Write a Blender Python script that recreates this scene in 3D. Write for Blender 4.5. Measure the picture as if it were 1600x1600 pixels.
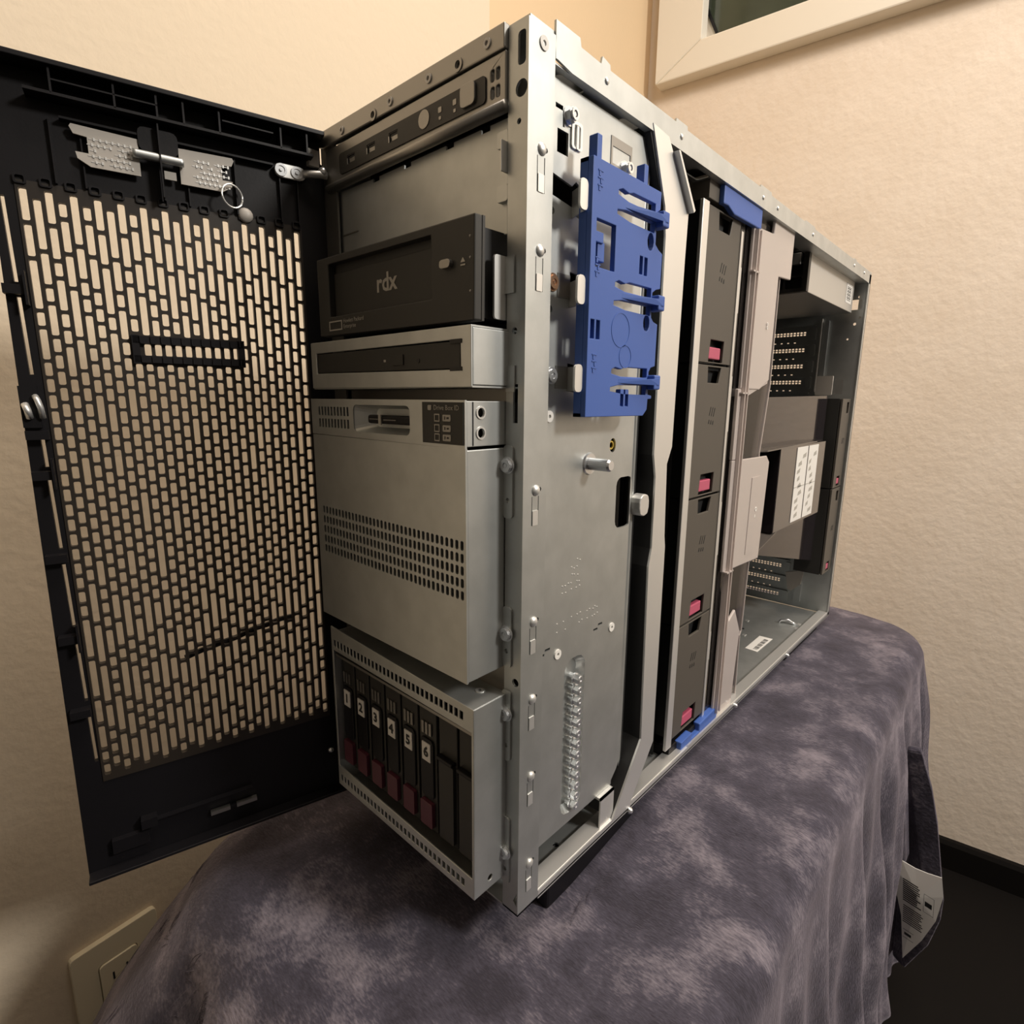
import bpy, bmesh, math, random
from mathutils import Vector, Matrix, noise
from mathutils.geometry import delaunay_2d_cdt
for o in list(bpy.data.objects): bpy.data.objects.remove(o)
S = bpy.context.scene
COL = S.collection
# ------------------------------------------------------------------ frame of the scene
# x: across the server front, y: along its side to the rear, z: up. Chassis underside at z = ZT above the floor.
ZT = 0.64
W, D, H = 0.1665, 0.637, 0.44
# ------------------------------------------------------------------ camera
R = [(0.73171818, 0.68154533, 0.00919045), (0.13933892, -0.13637059, -0.98080973), (-0.66721299, 0.7189569, -0.19475063)]
cam = bpy.data.cameras.new('camera'); cam.sensor_width = 36; cam.lens = 875.26 / 1600 * 36; cam.clip_start = 0.01
co = bpy.data.objects.new('camera', cam); COL.objects.link(co)
co.matrix_world = Matrix(((R[0][0], -R[1][0], -R[2][0], 0.34277284), (R[0][1], -R[1][1], -R[2][1], -0.19751436),
                          (R[0][2], -R[1][2], -R[2][2], 0.28489485 + ZT), (0, 0, 0, 1)))
S.camera = co
# ------------------------------------------------------------------ world, lamps, exposure
wd = bpy.data.worlds.new('world'); S.world = wd; wd.use_nodes = True
wd.node_tree.nodes['Background'].inputs[0].default_value = (1.0, 0.83, 0.66, 1)
wd.node_tree.nodes['Background'].inputs[1].default_value = 0.11
def lamp(name, loc, energy, size, col):
    l = bpy.data.lights.new(name, 'AREA'); l.shape = 'DISK'; l.size = size; l.energy = energy; l.color = col
    o = bpy.data.objects.new(name, l); COL.objects.link(o); o.location = loc; return o
lamp('ceiling_lamp', (0.52, 0.20, 1.68 + ZT), 16, 0.62, (1.0, 0.87, 0.75))
l2 = lamp('room_lamp', (1.75, 0.62, 1.30 + ZT), 29, 0.35, (1.0, 0.945, 0.87)); l2.rotation_euler = Vector((1.6, .30, 1.15)).to_track_quat('Z', 'Y').to_euler()
S.view_settings.view_transform = 'Standard'; S.view_settings.look = 'None'
S.view_settings.exposure = 0.0; S.view_settings.gamma = 1.0; S.view_settings.use_curve_mapping = False

# ------------------------------------------------------------------ materials
def mat(name, col, rough=.5, metal=0., spec=.5, bump=None, var=None, alpha=None, sheen=0, coat=0):
    m = bpy.data.materials.new(name); m.use_nodes = True; nt = m.node_tree; b = nt.nodes['Principled BSDF']
    b.inputs['Base Color'].default_value = (*col, 1); b.inputs['Roughness'].default_value = rough
    b.inputs['Metallic'].default_value = metal; b.inputs['Specular IOR Level'].default_value = spec
    b.inputs['Coat Weight'].default_value = coat
    if sheen: b.inputs['Sheen Weight'].default_value = sheen
    tc = nt.nodes.new('ShaderNodeTexCoord')
    if var:
        col2, sc = var
        n = nt.nodes.new('ShaderNodeTexNoise'); n.inputs['Scale'].default_value = sc; n.inputs['Detail'].default_value = 5
        nt.links.new(tc.outputs['Object'], n.inputs['Vector'])
        cr = nt.nodes.new('ShaderNodeValToRGB'); cr.color_ramp.elements[0].position = .35; cr.color_ramp.elements[1].position = .68
        cr.color_ramp.elements[0].color = (*col, 1); cr.color_ramp.elements[1].color = (*col2, 1)
        nt.links.new(n.outputs['Fac'], cr.inputs['Fac']); nt.links.new(cr.outputs['Color'], b.inputs['Base Color'])
    if bump:
        sc, st, dist = bump
        n = nt.nodes.new('ShaderNodeTexNoise'); n.inputs['Scale'].default_value = sc; n.inputs['Detail'].default_value = 4
        nt.links.new(tc.outputs['Object'], n.inputs['Vector'])
        bp = nt.nodes.new('ShaderNodeBump'); bp.inputs['Strength'].default_value = st; bp.inputs['Distance'].default_value = dist
        nt.links.new(n.outputs['Fac'], bp.inputs['Height']); nt.links.new(bp.outputs['Normal'], b.inputs['Normal'])
    return m
M = {}
M['steel'] = mat('zinc_plated_steel', (.53, .55, .54), .45, .86, var=((.60, .62, .61), 60), bump=(900, .04, .0004))
M['steel_b'] = mat('brushed_steel_edge', (.80, .80, .78), .40, .75)
M['chrome'] = mat('bright_screw_steel', (.80, .82, .84), .28, .88)
M['black'] = mat('black_plastic', (.0065, .006, .0075), .45, 0, .30, bump=(700, .05, .0005))
M['grille'] = mat('black_grille_plastic', (.022, .017, .013), .45, 0, .45)
M['fan'] = mat('charcoal_fan_plastic', (.085, .075, .062), .5, 0, .5, bump=(900, .05, .0004))
M['dark'] = mat('dark_cavity_plastic', (.012, .012, .012), .6)
M['bezel'] = mat('drive_bezel_black', (.030, .029, .026), .5, 0, .45, bump=(900, .06, .0004))
M['panelgrey'] = mat('dark_grey_panel', (.34, .33, .31), .42, .95, bump=(900, .05, .0004))
M['blue'] = mat('blue_plastic', (.055, .125, .42), .48, 0, .45, bump=(800, .04, .0004))
M['pink'] = mat('magenta_release_plastic', (.50, .09, .16), .45)
M['maroon'] = mat('maroon_drive_latch', (.10, .022, .038), .45)
M['white'] = mat('white_label', (.80, .78, .74), .6)
M['ink'] = mat('black_ink', (.02, .02, .02), .6)
M['greyink'] = mat('grey_ink', (.42, .40, .36), .6)
M['gold'] = mat('yellow_print', (.65, .45, .08), .5)
M['copper'] = mat('copper_screw', (.60, .36, .22), .3, .9)
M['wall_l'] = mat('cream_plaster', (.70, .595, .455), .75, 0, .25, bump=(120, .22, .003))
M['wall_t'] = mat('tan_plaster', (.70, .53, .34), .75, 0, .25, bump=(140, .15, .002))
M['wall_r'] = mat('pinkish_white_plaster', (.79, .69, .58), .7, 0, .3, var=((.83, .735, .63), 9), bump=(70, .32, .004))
M['trim'] = mat('white_window_paint', (.83, .78, .68), .4, 0, .5)
M['ceil'] = mat('white_ceiling', (.85, .82, .76), .8)
M['floor'] = mat('black_floor', (.006, .005, .0045), .7, 0, .12)
M['wood'] = mat('dark_table_wood', (.10, .06, .035), .5)
M['ivory'] = mat('ivory_outlet_plastic', (.78, .70, .52), .4)
M['glass_d'] = mat('dark_pane_reflection', (.035, .045, .030), .12, 0, .5, var=((.10, .12, .08), 2.2))  # opaque pane; view and reflection in the glass are put into its colour
M['psu'] = mat('psu_shell_steel', (.66, .66, .64), .45, .8)
M['pale'] = mat('pale_grey_plastic', (.45, .42, .38), .45)
def clear(name, tint, opacity, rough=.12, body=(.6, .52, .48)):
    m = bpy.data.materials.new(name); m.use_nodes = True; nt = m.node_tree; nt.nodes.clear()
    out = nt.nodes.new('ShaderNodeOutputMaterial'); tr = nt.nodes.new('ShaderNodeBsdfTransparent'); tr.inputs[0].default_value = (*tint, 1)
    b = nt.nodes.new('ShaderNodeBsdfPrincipled'); b.inputs['Base Color'].default_value = (*body, 1); b.inputs['Roughness'].default_value = rough
    mx = nt.nodes.new('ShaderNodeMixShader'); mx.inputs[0].default_value = opacity
    nt.links.new(tr.outputs[0], mx.inputs[1]); nt.links.new(b.outputs[0], mx.inputs[2])
    gl = nt.nodes.new('ShaderNodeBsdfGlossy'); gl.inputs['Roughness'].default_value = rough * .5
    fr = nt.nodes.new('ShaderNodeFresnel'); fr.inputs[0].default_value = 1.4
    m2 = nt.nodes.new('ShaderNodeMixShader'); nt.links.new(fr.outputs[0], m2.inputs[0])
    nt.links.new(mx.outputs[0], m2.inputs[1]); nt.links.new(gl.outputs[0], m2.inputs[2]); nt.links.new(m2.outputs[0], out.inputs[0])
    return m
M['clear'] = clear('clear_thin_plastic', (.93, .92, .92), .03)
M['baffle_sheen'] = clear('baffle_plastic_wall_sheen', (.9, .86, .86), .74, .22, (.74, .66, .62))  # translucent plastic; the wall's pinkish reflection is put into the body colour
M['smoke'] = clear('smoked_duct_plastic', (.22, .20, .21), .80, .07, (.030, .025, .028))
M['smokebox'] = clear('grey_duct_plastic', (.5, .46, .45), .8, .16, (.13, .115, .105))

# blanket plush: sheen of nap brushed two ways put into the colour, fine pile grain
def plush():
    m = bpy.data.materials.new('grey_violet_plush'); m.use_nodes = True; nt = m.node_tree; b = nt.nodes['Principled BSDF']; N = nt.nodes.new; Lk = nt.links.new
    tc = N('ShaderNodeTexCoord')
    n1 = N('ShaderNodeTexNoise'); n1.inputs['Scale'].default_value = 19; n1.inputs['Detail'].default_value = 8; n1.inputs['Roughness'].default_value = .68; n1.inputs['Distortion'].default_value = .15
    Lk(tc.outputs['Object'], n1.inputs['Vector'])
    mp = N('ShaderNodeMapping'); mp.inputs['Rotation'].default_value = (0, 0, .6); mp.inputs['Scale'].default_value = (260, 900, 300)
    Lk(tc.outputs['Object'], mp.inputs['Vector'])
    n2 = N('ShaderNodeTexNoise'); n2.inputs['Scale'].default_value = 1; n2.inputs['Detail'].default_value = 3; Lk(mp.outputs[0], n2.inputs['Vector'])
    mx = N('ShaderNodeMath'); mx.operation = 'MULTIPLY_ADD'; mx.inputs[1].default_value = .30; Lk(n2.outputs['Fac'], mx.inputs[0]); Lk(n1.outputs['Fac'], mx.inputs[2])
    cr = N('ShaderNodeValToRGB'); e = cr.color_ramp.elements; e[0].position = .50; e[0].color = (.034, .031, .042, 1); e[1].position = .86; e[1].color = (.225, .20, .232, 1)
    k = cr.color_ramp.elements.new(.66); k.color = (.064, .059, .080, 1)
    Lk(mx.outputs[0], cr.inputs['Fac']); Lk(cr.outputs['Color'], b.inputs['Base Color'])
    b.inputs['Roughness'].default_value = .9; b.inputs['Specular IOR Level'].default_value = .15
    b.inputs['Sheen Weight'].default_value = .35; b.inputs['Sheen Tint'].default_value = (.75, .68, .78, 1); b.inputs['Sheen Roughness'].default_value = .45
    bp = N('ShaderNodeBump'); bp.inputs['Strength'].default_value = .55; bp.inputs['Distance'].default_value = .004
    Lk(mx.outputs[0], bp.inputs['Height']); Lk(bp.outputs['Normal'], b.inputs['Normal'])
    return m
M['plush'] = plush()

# ------------------------------------------------------------------ mesh helpers
FX = lambda a, b, d: (d, a, b)          # plate in a plane x = d, a along y, b along z
FY = lambda a, b, d: (a, d, b)          # plate in a plane y = d, a along x
FZ = lambda a, b, d: (a, b, d)          # plate in a plane z = d
def rect(a0, a1, b0, b1): return [(a0, b0), (a1, b0), (a1, b1), (a0, b1)]
def rr(a0, a1, b0, b1, r, n=3):
    p = []
    for cx, cy, t0 in ((a1 - r, b1 - r, 0), (a0 + r, b1 - r, 90), (a0 + r, b0 + r, 180), (a1 - r, b0 + r, 270)):
        for k in range(n + 1):
            t = math.radians(t0 + 90 * k / n); p.append((cx + r * math.cos(t), cy + r * math.sin(t)))
    return p
def circ(a, b, r, n=16, r2=None):
    return [(a + r * math.cos(2 * math.pi * k / n), b + (r2 or r) * math.sin(2 * math.pi * k / n)) for k in range(n)]
class MB:
    def __init__(s): s.v = []; s.f = []
    def add(s, v, f):
        o = len(s.v); s.v += [tuple(p) for p in v]; s.f += [tuple(i + o for i in q) for q in f]; return s
    def box(s, x0, x1, y0, y1, z0, z1, fr=None):
        v = [(x, y, z) for x in (x0, x1) for y in (y0, y1) for z in (z0, z1)]
        if fr: v = [fr(*p) for p in v]
        return s.add(v, [(0, 1, 3, 2), (4, 6, 7, 5), (0, 4, 5, 1), (2, 3, 7, 6), (0, 2, 6, 4), (1, 5, 7, 3)])
    def plate(s, outline, holes, d0, d1, fr):
        loops = [outline] + list(holes); pts = []; ed = []
        for lp in loops:
            o = len(pts); n = len(lp); pts += [Vector(p) for p in lp]; ed += [(o + i, o + (i + 1) % n) for i in range(n)]
        vv, ee, ff, _, oe, _ = delaunay_2d_cdt(pts, ed, [], 0, 1e-7)
        con = {tuple(sorted(e)) for e, q in zip(ee, oe) if q}; by = {}
        for i, t in enumerate(ff):
            for a, b in ((t[0], t[1]), (t[1], t[2]), (t[2], t[0])): by.setdefault((min(a, b), max(a, b)), []).append(i)
        par = {}; todo = []
        for e, ts in by.items():
            if len(ts) == 1 and ts[0] not in par: par[ts[0]] = 1 if e in con else 0; todo.append(ts[0])
        while todo:
            i = todo.pop(); t = ff[i]
            for a, b in ((t[0], t[1]), (t[1], t[2]), (t[2], t[0])):
                e = (min(a, b), max(a, b))
                for j in by[e]:
                    if j not in par: par[j] = par[i] ^ (1 if e in con else 0); todo.append(j)
        ff = [t for i, t in enumerate(ff) if par.get(i)]
        for d in (d0, d1): s.add([fr(p[0], p[1], d) for p in vv], [tuple(q) for q in ff])
        if d0 != d1:
            for lp in loops:
                n = len(lp); s.add([fr(*p, d0) for p in lp] + [fr(*p, d1) for p in lp], [(i, (i + 1) % n, n + (i + 1) % n, n + i) for i in range(n)])
        return s
    def cyl(s, c, ax, r, h, n=16, r2=None, cap=True):
        c = Vector(c); ax = Vector(ax).normalized(); u = ax.orthogonal().normalized(); w = ax.cross(u); r2 = r if r2 is None else r2
        v = [c + (u * math.cos(2 * math.pi * k / n) + w * math.sin(2 * math.pi * k / n)) * r for k in range(n)]
        v += [c + ax * h + (u * math.cos(2 * math.pi * k / n) + w * math.sin(2 * math.pi * k / n)) * r2 for k in range(n)]
        f = [(k, (k + 1) % n, n + (k + 1) % n, n + k) for k in range(n)]
        if cap: f += [tuple(range(n)), tuple(range(n, 2 * n))]
        return s.add(v, f)
    def dome(s, c, ax, r, h, n=14, m=4):
        c = Vector(c); ax = Vector(ax).normalized(); u = ax.orthogonal().normalized(); w = ax.cross(u); v = []; f = []
        for j in range(m):
            t = j / m * math.pi / 2
            v += [c + ax * h * math.sin(t) + (u * math.cos(2 * math.pi * k / n) + w * math.sin(2 * math.pi * k / n)) * r * math.cos(t) for k in range(n)]
        v.append(c + ax * h)
        for j in range(m - 1): f += [(j * n + k, j * n + (k + 1) % n, (j + 1) * n + (k + 1) % n, (j + 1) * n + k) for k in range(n)]
        f += [((m - 1) * n + k, (m - 1) * n + (k + 1) % n, m * n) for k in range(n)] + [tuple(range(n))]
        return s.add(v, f)
    def tube(s, path, r, n=8, closed=False):
        P = [Vector(p) for p in path]; N = len(P); v = []; f = []; up = Vector((.13, .27, .95)).normalized()
        for i, p in enumerate(P):
            t = (P[(i + 1) % N] - P[i - 1]) if closed else (P[min(i + 1, N - 1)] - P[max(i - 1, 0)])
            t.normalize(); a = t.cross(up).normalized(); b = t.cross(a)
            v += [p + (a * math.cos(2 * math.pi * k / n) + b * math.sin(2 * math.pi * k / n)) * r for k in range(n)]
        for i in range(N if closed else N - 1):
            j = (i + 1) % N; f += [(i * n + k, i * n + (k + 1) % n, j * n + (k + 1) % n, j * n + k) for k in range(n)]
        if not closed: f += [tuple(range(n)), tuple(range((N - 1) * n, N * n))]
        return s.add(v, f)
    def ring(s, c, ax, r0, r1, h, n=18):
        c = Vector(c); ax = Vector(ax).normalized(); u = ax.orthogonal().normalized(); w = ax.cross(u); v = []
        for r, d in ((r0, 0), (r1, 0), (r1, h), (r0, h)):
            v += [c + ax * d + (u * math.cos(2 * math.pi * k / n) + w * math.sin(2 * math.pi * k / n)) * r for k in range(n)]
        return s.add(v, [(j * n + k, j * n + (k + 1) % n, ((j + 1) % 4) * n + (k + 1) % n, ((j + 1) % 4) * n + k) for j in range(4) for k in range(n)])
    def build(s, name, m, parent=None, label=None, bevel=0, smooth=False, kind=None, cat=None, group=None, weld=True):
        base = Vector((0, 0, 0)); q = parent
        while q is not None:
            base += q.location; q = q.parent
        me = bpy.data.meshes.new(name); me.from_pydata([Vector(p) + Vector((0, 0, ZT)) - base for p in s.v], [], s.f)
        bm = bmesh.new(); bm.from_mesh(me)
        if weld: bmesh.ops.remove_doubles(bm, verts=bm.verts, dist=2e-6)
        bmesh.ops.recalc_face_normals(bm, faces=bm.faces); bm.to_mesh(me); bm.free()
        me.materials.append(M[m] if isinstance(m, str) else m)
        o = bpy.data.objects.new(name, me); COL.objects.link(o); o.parent = parent
        if smooth:
            for p in me.polygons: p.use_smooth = True
        if bevel:
            b = o.modifiers.new('edge', 'BEVEL'); b.width = bevel; b.segments = 2; b.limit_method = 'ANGLE'; b.angle_limit = .7
        for k, x in (('label', label), ('kind', kind), ('category', cat), ('group', group)):
            if x: o[k] = x
        return o
def thing(name, label, cat, loc, group=None):
    o = bpy.data.objects.new(name, None); COL.objects.link(o); o.location = (loc[0], loc[1], loc[2] + ZT); o.empty_display_size = .02
    o['label'] = label; o['category'] = cat
    if group: o['group'] = group
    return o
def struct(name, mb, m, bevel=0, **k): return mb.build(name, m, None, kind='structure', bevel=bevel, **k)
def text(name, body, size, fr, a, b, d, m, parent, ext=.0002, xs=1, align='CENTER', bold=0.):
    cu = bpy.data.curves.new(name, 'FONT'); cu.body = body; cu.size = size; cu.align_x = align; cu.align_y = 'CENTER'; cu.resolution_u = 2; cu.offset = bold
    t = bpy.data.objects.new(name, cu); COL.objects.link(t); dg = bpy.context.evaluated_depsgraph_get(); dg.update()
    me = bpy.data.meshes.new_from_object(t.evaluated_get(dg)); bpy.data.objects.remove(t); bpy.data.curves.remove(cu)
    mb = MB(); mb.add([fr(a + v.co.x * xs, b + v.co.y, d) for v in me.vertices], [tuple(p.vertices) for p in me.polygons])
    bpy.data.meshes.remove(me)
    return mb.build(name, m, parent)
def screw(c, ax, parent, r=.0036, h=.0025, m='chrome', name='screw', hexa=False):
    mb = MB(); c = Vector(c); ax = Vector(ax).normalized()
    mb.cyl(c, ax, r * 1.25, .0006, 18); mb.cyl(c, ax, r, h, 6 if hexa else 18); mb.ring(c + ax * h, ax, r * .45, r * (.8 if hexa else .95), h * .35, 12)
    mb.cyl(c + ax * h * .9, ax, r * .3, h * .3, 6)
    return mb.build(name, m, parent)

# ------------------------------------------------------------------ the room (turned 7 degrees from the server)
A7 = math.radians(7); EX = Vector((math.cos(A7), math.sin(A7), 0)); EY = Vector((-math.sin(A7), math.cos(A7), 0))
RY, RX = 1.0897, -0.258                 # back wall on EY, left wall on EX
FRW = lambda a, b, d: tuple(EX * a + EY * (RY - d) + Vector((0, 0, b)))     # on the wall with the window, d into the room
FLW = lambda a, b, d: tuple(EX * (RX + d) + EY * a + Vector((0, 0, b)))     # on the left wall
WX0, WX1, WZ0, WZ1 = -.150, .75, 1.020, 1.50                                # window opening
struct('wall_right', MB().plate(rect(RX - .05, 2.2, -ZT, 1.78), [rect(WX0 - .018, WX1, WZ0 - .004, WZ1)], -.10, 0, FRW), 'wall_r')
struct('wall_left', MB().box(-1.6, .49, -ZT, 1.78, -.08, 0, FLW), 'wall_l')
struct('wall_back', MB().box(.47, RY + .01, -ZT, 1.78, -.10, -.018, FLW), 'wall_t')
struct('ceiling', MB().box(-.6, 2.4, -1.8, 1.4, 1.76, 1.80), 'ceil')
struct('floor', MB().box(-1.2, 2.6, -2.2, 1.6, -ZT - .05, -ZT), 'floor')
struct('baseboard_right', MB().plate([(0, -ZT), (.014, -ZT), (.014, -.588), (.010, -.580), (0, -.580)], [], RX, 2.2, lambda a, b, d: FRW(d, b, a)), 'floor')
# window: mitred casing boards, inner reveal, vinyl frame, dark pane
win = bpy.data.objects.new('window_1', None); COL.objects.link(win); win['kind'] = 'structure'; win.location = Vector(FRW(WX0, WZ0, 0)) + Vector((0, 0, ZT))
CB, CL = .961, -.246
MB().plate([(CL, CB), (WX0, WZ0), (WX0, WZ1), (CL, WZ1 + .09)], [], 0, .034, FRW).build('casing_stile', 'trim', win, bevel=.003)
MB().plate([(CL, CB), (WX1 + .1, CB), (WX1, WZ0), (WX0, WZ0)], [], 0, .034, FRW).build('casing_rail', 'trim', win, bevel=.003)
MB().plate([(WX1 + .1, CB), (WX1 + .1, WZ1 + .09), (WX1, WZ1), (WX1, WZ0)], [], 0, .034, FRW).build('casing_stile', 'trim', win, bevel=.003)
MB().box(WX0 - .030, WX0 - .018, WZ0, WZ1, -.09, .002, FRW).build('window_jamb', 'trim', win)
MB().box(WX0, WX1, WZ0 - .012, WZ0, -.09, .002, FRW).build('window_sill', 'trim', win)
MB().box(WX1, WX1 + .012, WZ0, WZ1, -.09, .002, FRW).build('window_jamb', 'trim', win)
gk = [(WX0 - .012, WZ0 + .080), (WX0 + .021, WZ0 + .010), (WX0 + .024, WZ0), (WX1, WZ0), (WX1, WZ1), (WX0 - .012, WZ1)]
gi = [(WX0 - .006, WZ0 + .082), (WX0 + .024, WZ0 + .012), (WX0 + .028, WZ0 + .004), (WX1 - .006, WZ0 + .004), (WX1 - .006, WZ1 - .006), (WX0 - .006, WZ1 - .006)]
MB().plate(rect(WX0 - .018, WX1 + .005, WZ0 - .005, WZ1 + .005), [gk], -.03, -.012, FRW).build('sash_frame', 'trim', win)
MB().plate(gk, [gi], -.026, -.008, FRW).build('gasket', 'black', win)
MB().plate(gi, [], -.026, -.020, FRW).build('pane', 'glass_d', win)
# wall outlet
ot = thing('wall_outlet', 'ivory wall outlet plate low on the cream wall, half hidden by the blanket', 'outlet', FLW(-.095, -.335, 0))
MB().plate(rr(-.132, -.060, -.336, -.220, .004), [rr(-.1125, -.0795, -.312, -.244, .004)], 0, .006, FLW).build('plate', 'ivory', ot, bevel=.002)
MB().plate(rr(-.1120, -.0800, -.3115, -.2445, .004), [], -.004, .0075, FLW).build('socket_face', 'ivory', ot, bevel=.001)
for zc in (-.262, -.294):
    m_ = MB()
    m_.box(-.1025, -.1010, zc - .004, zc + .004, .0074, .0078, FLW); m_.box(-.0910, -.0895, zc - .005, zc + .005, .0074, .0078, FLW)
    m_.build('slot', 'ink', ot)

# ------------------------------------------------------------------ table and plush blanket
tb = thing('side_table', 'small dark wooden table hidden under the plush blanket', 'table', (.11, .30, -ZT))
MB().box(-.03, .235, -.075, .68, -.062, -.046).build('table_top', 'wood', tb, bevel=.004)
for x, y in ((-.01, -.055), (.215, -.055), (-.01, .66), (.215, .66)):
    MB().box(x - .018, x + .018, y - .018, y + .018, -ZT, -.062).build('table_leg', 'wood', tb, bevel=.003)
def blanket():
    ol = rr(-.038, .257, -.088, .705, .055, 14)
    # resample outline evenly
    P = [Vector((*p, 0)) for p in ol]; L = [0]
    for i in range(len(P)): L.append(L[-1] + (P[(i + 1) % len(P)] - P[i]).length)
    T = L[-1]; n = 520; pts = []
    for k in range(n):
        s = T * k / n; i = max(j for j in range(len(P)) if L[j] <= s); f = (s - L[i]) / max(1e-9, L[i + 1] - L[i])
        pts.append(P[i].lerp(P[(i + 1) % len(P)], f))
    nor = []
    for k in range(n):
        t = pts[(k + 4) % n] - pts[k - 4]; nor.append(Vector((t.y, -t.x, 0)).normalized())
    c = Vector((.117, .308, 0)); v = []; f = []
    NI, NO = 46, 74
    def dip(x, y):
        t = max(0, min(1, (.19 - y) / .16)); u = max(0, min(1, (x + .10) / .08)) * max(0, min(1, (.30 - x) / .10)); return .012 * t * t * (3 - 2 * t) * u
    def bump(x, y): return .0042 * noise.noise(Vector((x * 11, y * 11, 3.1))) + .0016 * noise.noise(Vector((x * 32, y * 32, 7)))
    for r in range(NI):
        q = (r + 1) / NI
        for k in range(n):
            p = c.lerp(pts[k], q); under = (-.03 < p.x < .175 and -.03 < p.y < .66)
            z = -.0135 + (bump(p.x, p.y) if not under else -abs(bump(p.x, p.y)) * .4)
            v.append((p.x, p.y, z - dip(p.x, p.y)))
    hem0 = .42
    for r in range(1, NO + 1):
        u = r / NO
        for k in range(n):
            p = pts[k]; N = nor[k]; s = T * k / n
            left = max(0, -N.x); front = max(0, -N.y); right = max(0, N.x); back = max(0, N.y)
            hem = hem0 + .12 * left + .10 * front + .02 * noise.noise(Vector((s * 5, 0, 0)))
            d = u * hem
            rad = .030 - .010 * right
            if d < rad * 1.57: a = d / rad; out = rad * math.sin(a); dn = rad * (1 - math.cos(a))
            else: out = rad; dn = rad + d - rad * 1.57
            g = max(0, dn - .01)
            fl = .07 * right + .22 * left + .40 * front + .10 * back
            if right > .2 and back > .2: fl += .06
            if left > .15 and front > .15: fl += .17
            fs = min(1, g / .16)
            fold = .016 * math.sin(s * 2 * math.pi / .105 + 1.5 * noise.noise(Vector((s * 4, g * 2, 1)))) + .010 * math.sin(s * 2 * math.pi / .051 + 2 + 2.2 * noise.noise(Vector((s * 6, g * 3, 5))))
            fold += .010 * noise.noise(Vector((s * 14, g * 5, 9)))
            fold *= 1 - .45 * right
            o = out + fl * g * (1 - .25 * g) + fold * fs + (.006 * noise.noise(Vector((p.x * 14, p.y * 14, g * 12))))
            q = p + N * o
            e_ = q.dot(EX)
            if e_ < RX + .012: q = q + EX * (RX + .012 - e_)
            v.append((q.x, q.y, -.0135 - dn - dip(q.x, q.y) + bump(p.x, p.y) * (1 - fs)))
    ci = len(v); v.append((c.x, c.y, -.014))
    RN = NI + NO
    for r in range(RN - 1):
        for k in range(n): f.append((r * n + k, r * n + (k + 1) % n, (r + 1) * n + (k + 1) % n, (r + 1) * n + k))
    for k in range(n): f.append((ci, (k + 1) % n, k))
    o = MB().add(v, f).build('plush_blanket', 'plush', None, 'crumpled grey violet plush blanket spread over the table under the server', smooth=True, cat='blanket', weld=False)
    s = o.modifiers.new('thick', 'SOLIDIFY'); s.thickness = .006; s.offset = -1
    return o
bl = blanket()
ps_ = bl.modifiers.new('pile', 'PARTICLE_SYSTEM').particle_system; pt = ps_.settings      # short brushed pile of the plush
pt.type = 'HAIR'; pt.count = 26000; pt.hair_length = .0032; pt.hair_step = 2; pt.render_step = 2; pt.display_step = 2
pt.child_type = 'INTERPOLATED'; pt.rendered_child_count = 12; pt.child_percent = 0 if hasattr(pt, 'child_percent') else 0
pt.roughness_1 = .004; pt.roughness_1_size = .03; pt.roughness_2 = .003; pt.roughness_endpoint = .003
pt.normal_factor = .012; pt.tangent_factor = 0; pt.object_align_factor = (-.006, -.009, -.003); pt.factor_random = .006
pt.root_radius = .10; pt.tip_radius = .03; pt.radius_scale = .0035; pt.use_hair_bspline = False

# ------------------------------------------------------------------ server chassis
sv = thing('server_chassis', 'open silver tower server chassis standing on the grey plush blanket', 'computer', (W / 2, D / 2, 0))
XF = .155
# front right column: folded flange, front face and side face
MB().plate(rect(XF, W, 0, H), [rr(.1605, .1650, .4235, .4362, .0015), circ(.1627, .4148, .0034), circ(.1615, .4025, .0012), circ(.1600, .3165, .0016),
            rect(.1595, .1625, .2745, .2925), circ(.1581, .2366, .0016), circ(.1629, .1417, .0022), circ(.1587, .1075, .0014), [(.1630, .0085), (.1656, .0060), (.1656, .0150)]], 0, .0012, FY).build('front_flange', 'steel', sv)
snap = [(.0094, z) for z in (.3931, .3517, .2419, .1736, .1301, .0842, .0292)]
hl = []
for y, z in snap: hl += [circ(y + .0030, z + .0003, .0012, 8), rect(y - .0030, y - .0025, z - .0175, z - .003), rect(y + .0018, y + .0024, z - .0175, z - .003)]
MB().plate([(.0012, 0), (.0175, 0), (.0175, .432), (.0180, H), (.0012, H)], hl, W - .0012, W, FX).build('column_side', 'steel', sv)
for y, z in snap: MB().dome((W, y, z), (1, 0, 0), .0028, .0016).build('snap_rivet', 'steel_b', sv, smooth=True)
for y, z in snap: MB().plate(rr(y - .0024, y + .0017, z - .0175, z - .010, .0004), [], W - .0001, W + .0004, FX).build('spring_tab', 'steel_b', sv)
MB().ring((W, .0095, .4376 - .004), (1, 0, 0), .0011, .0028, .0006).build('washer', 'white', sv)
# left flange with the hinges, mostly behind the modules
MB().box(-.0035, .0125, 0, .0012, 0, H).build('front_flange', 'panelgrey', sv)
MB().box(-.0035, -.0023, 0, D, 0, H).build('far_side_panel', 'steel', sv)
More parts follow.
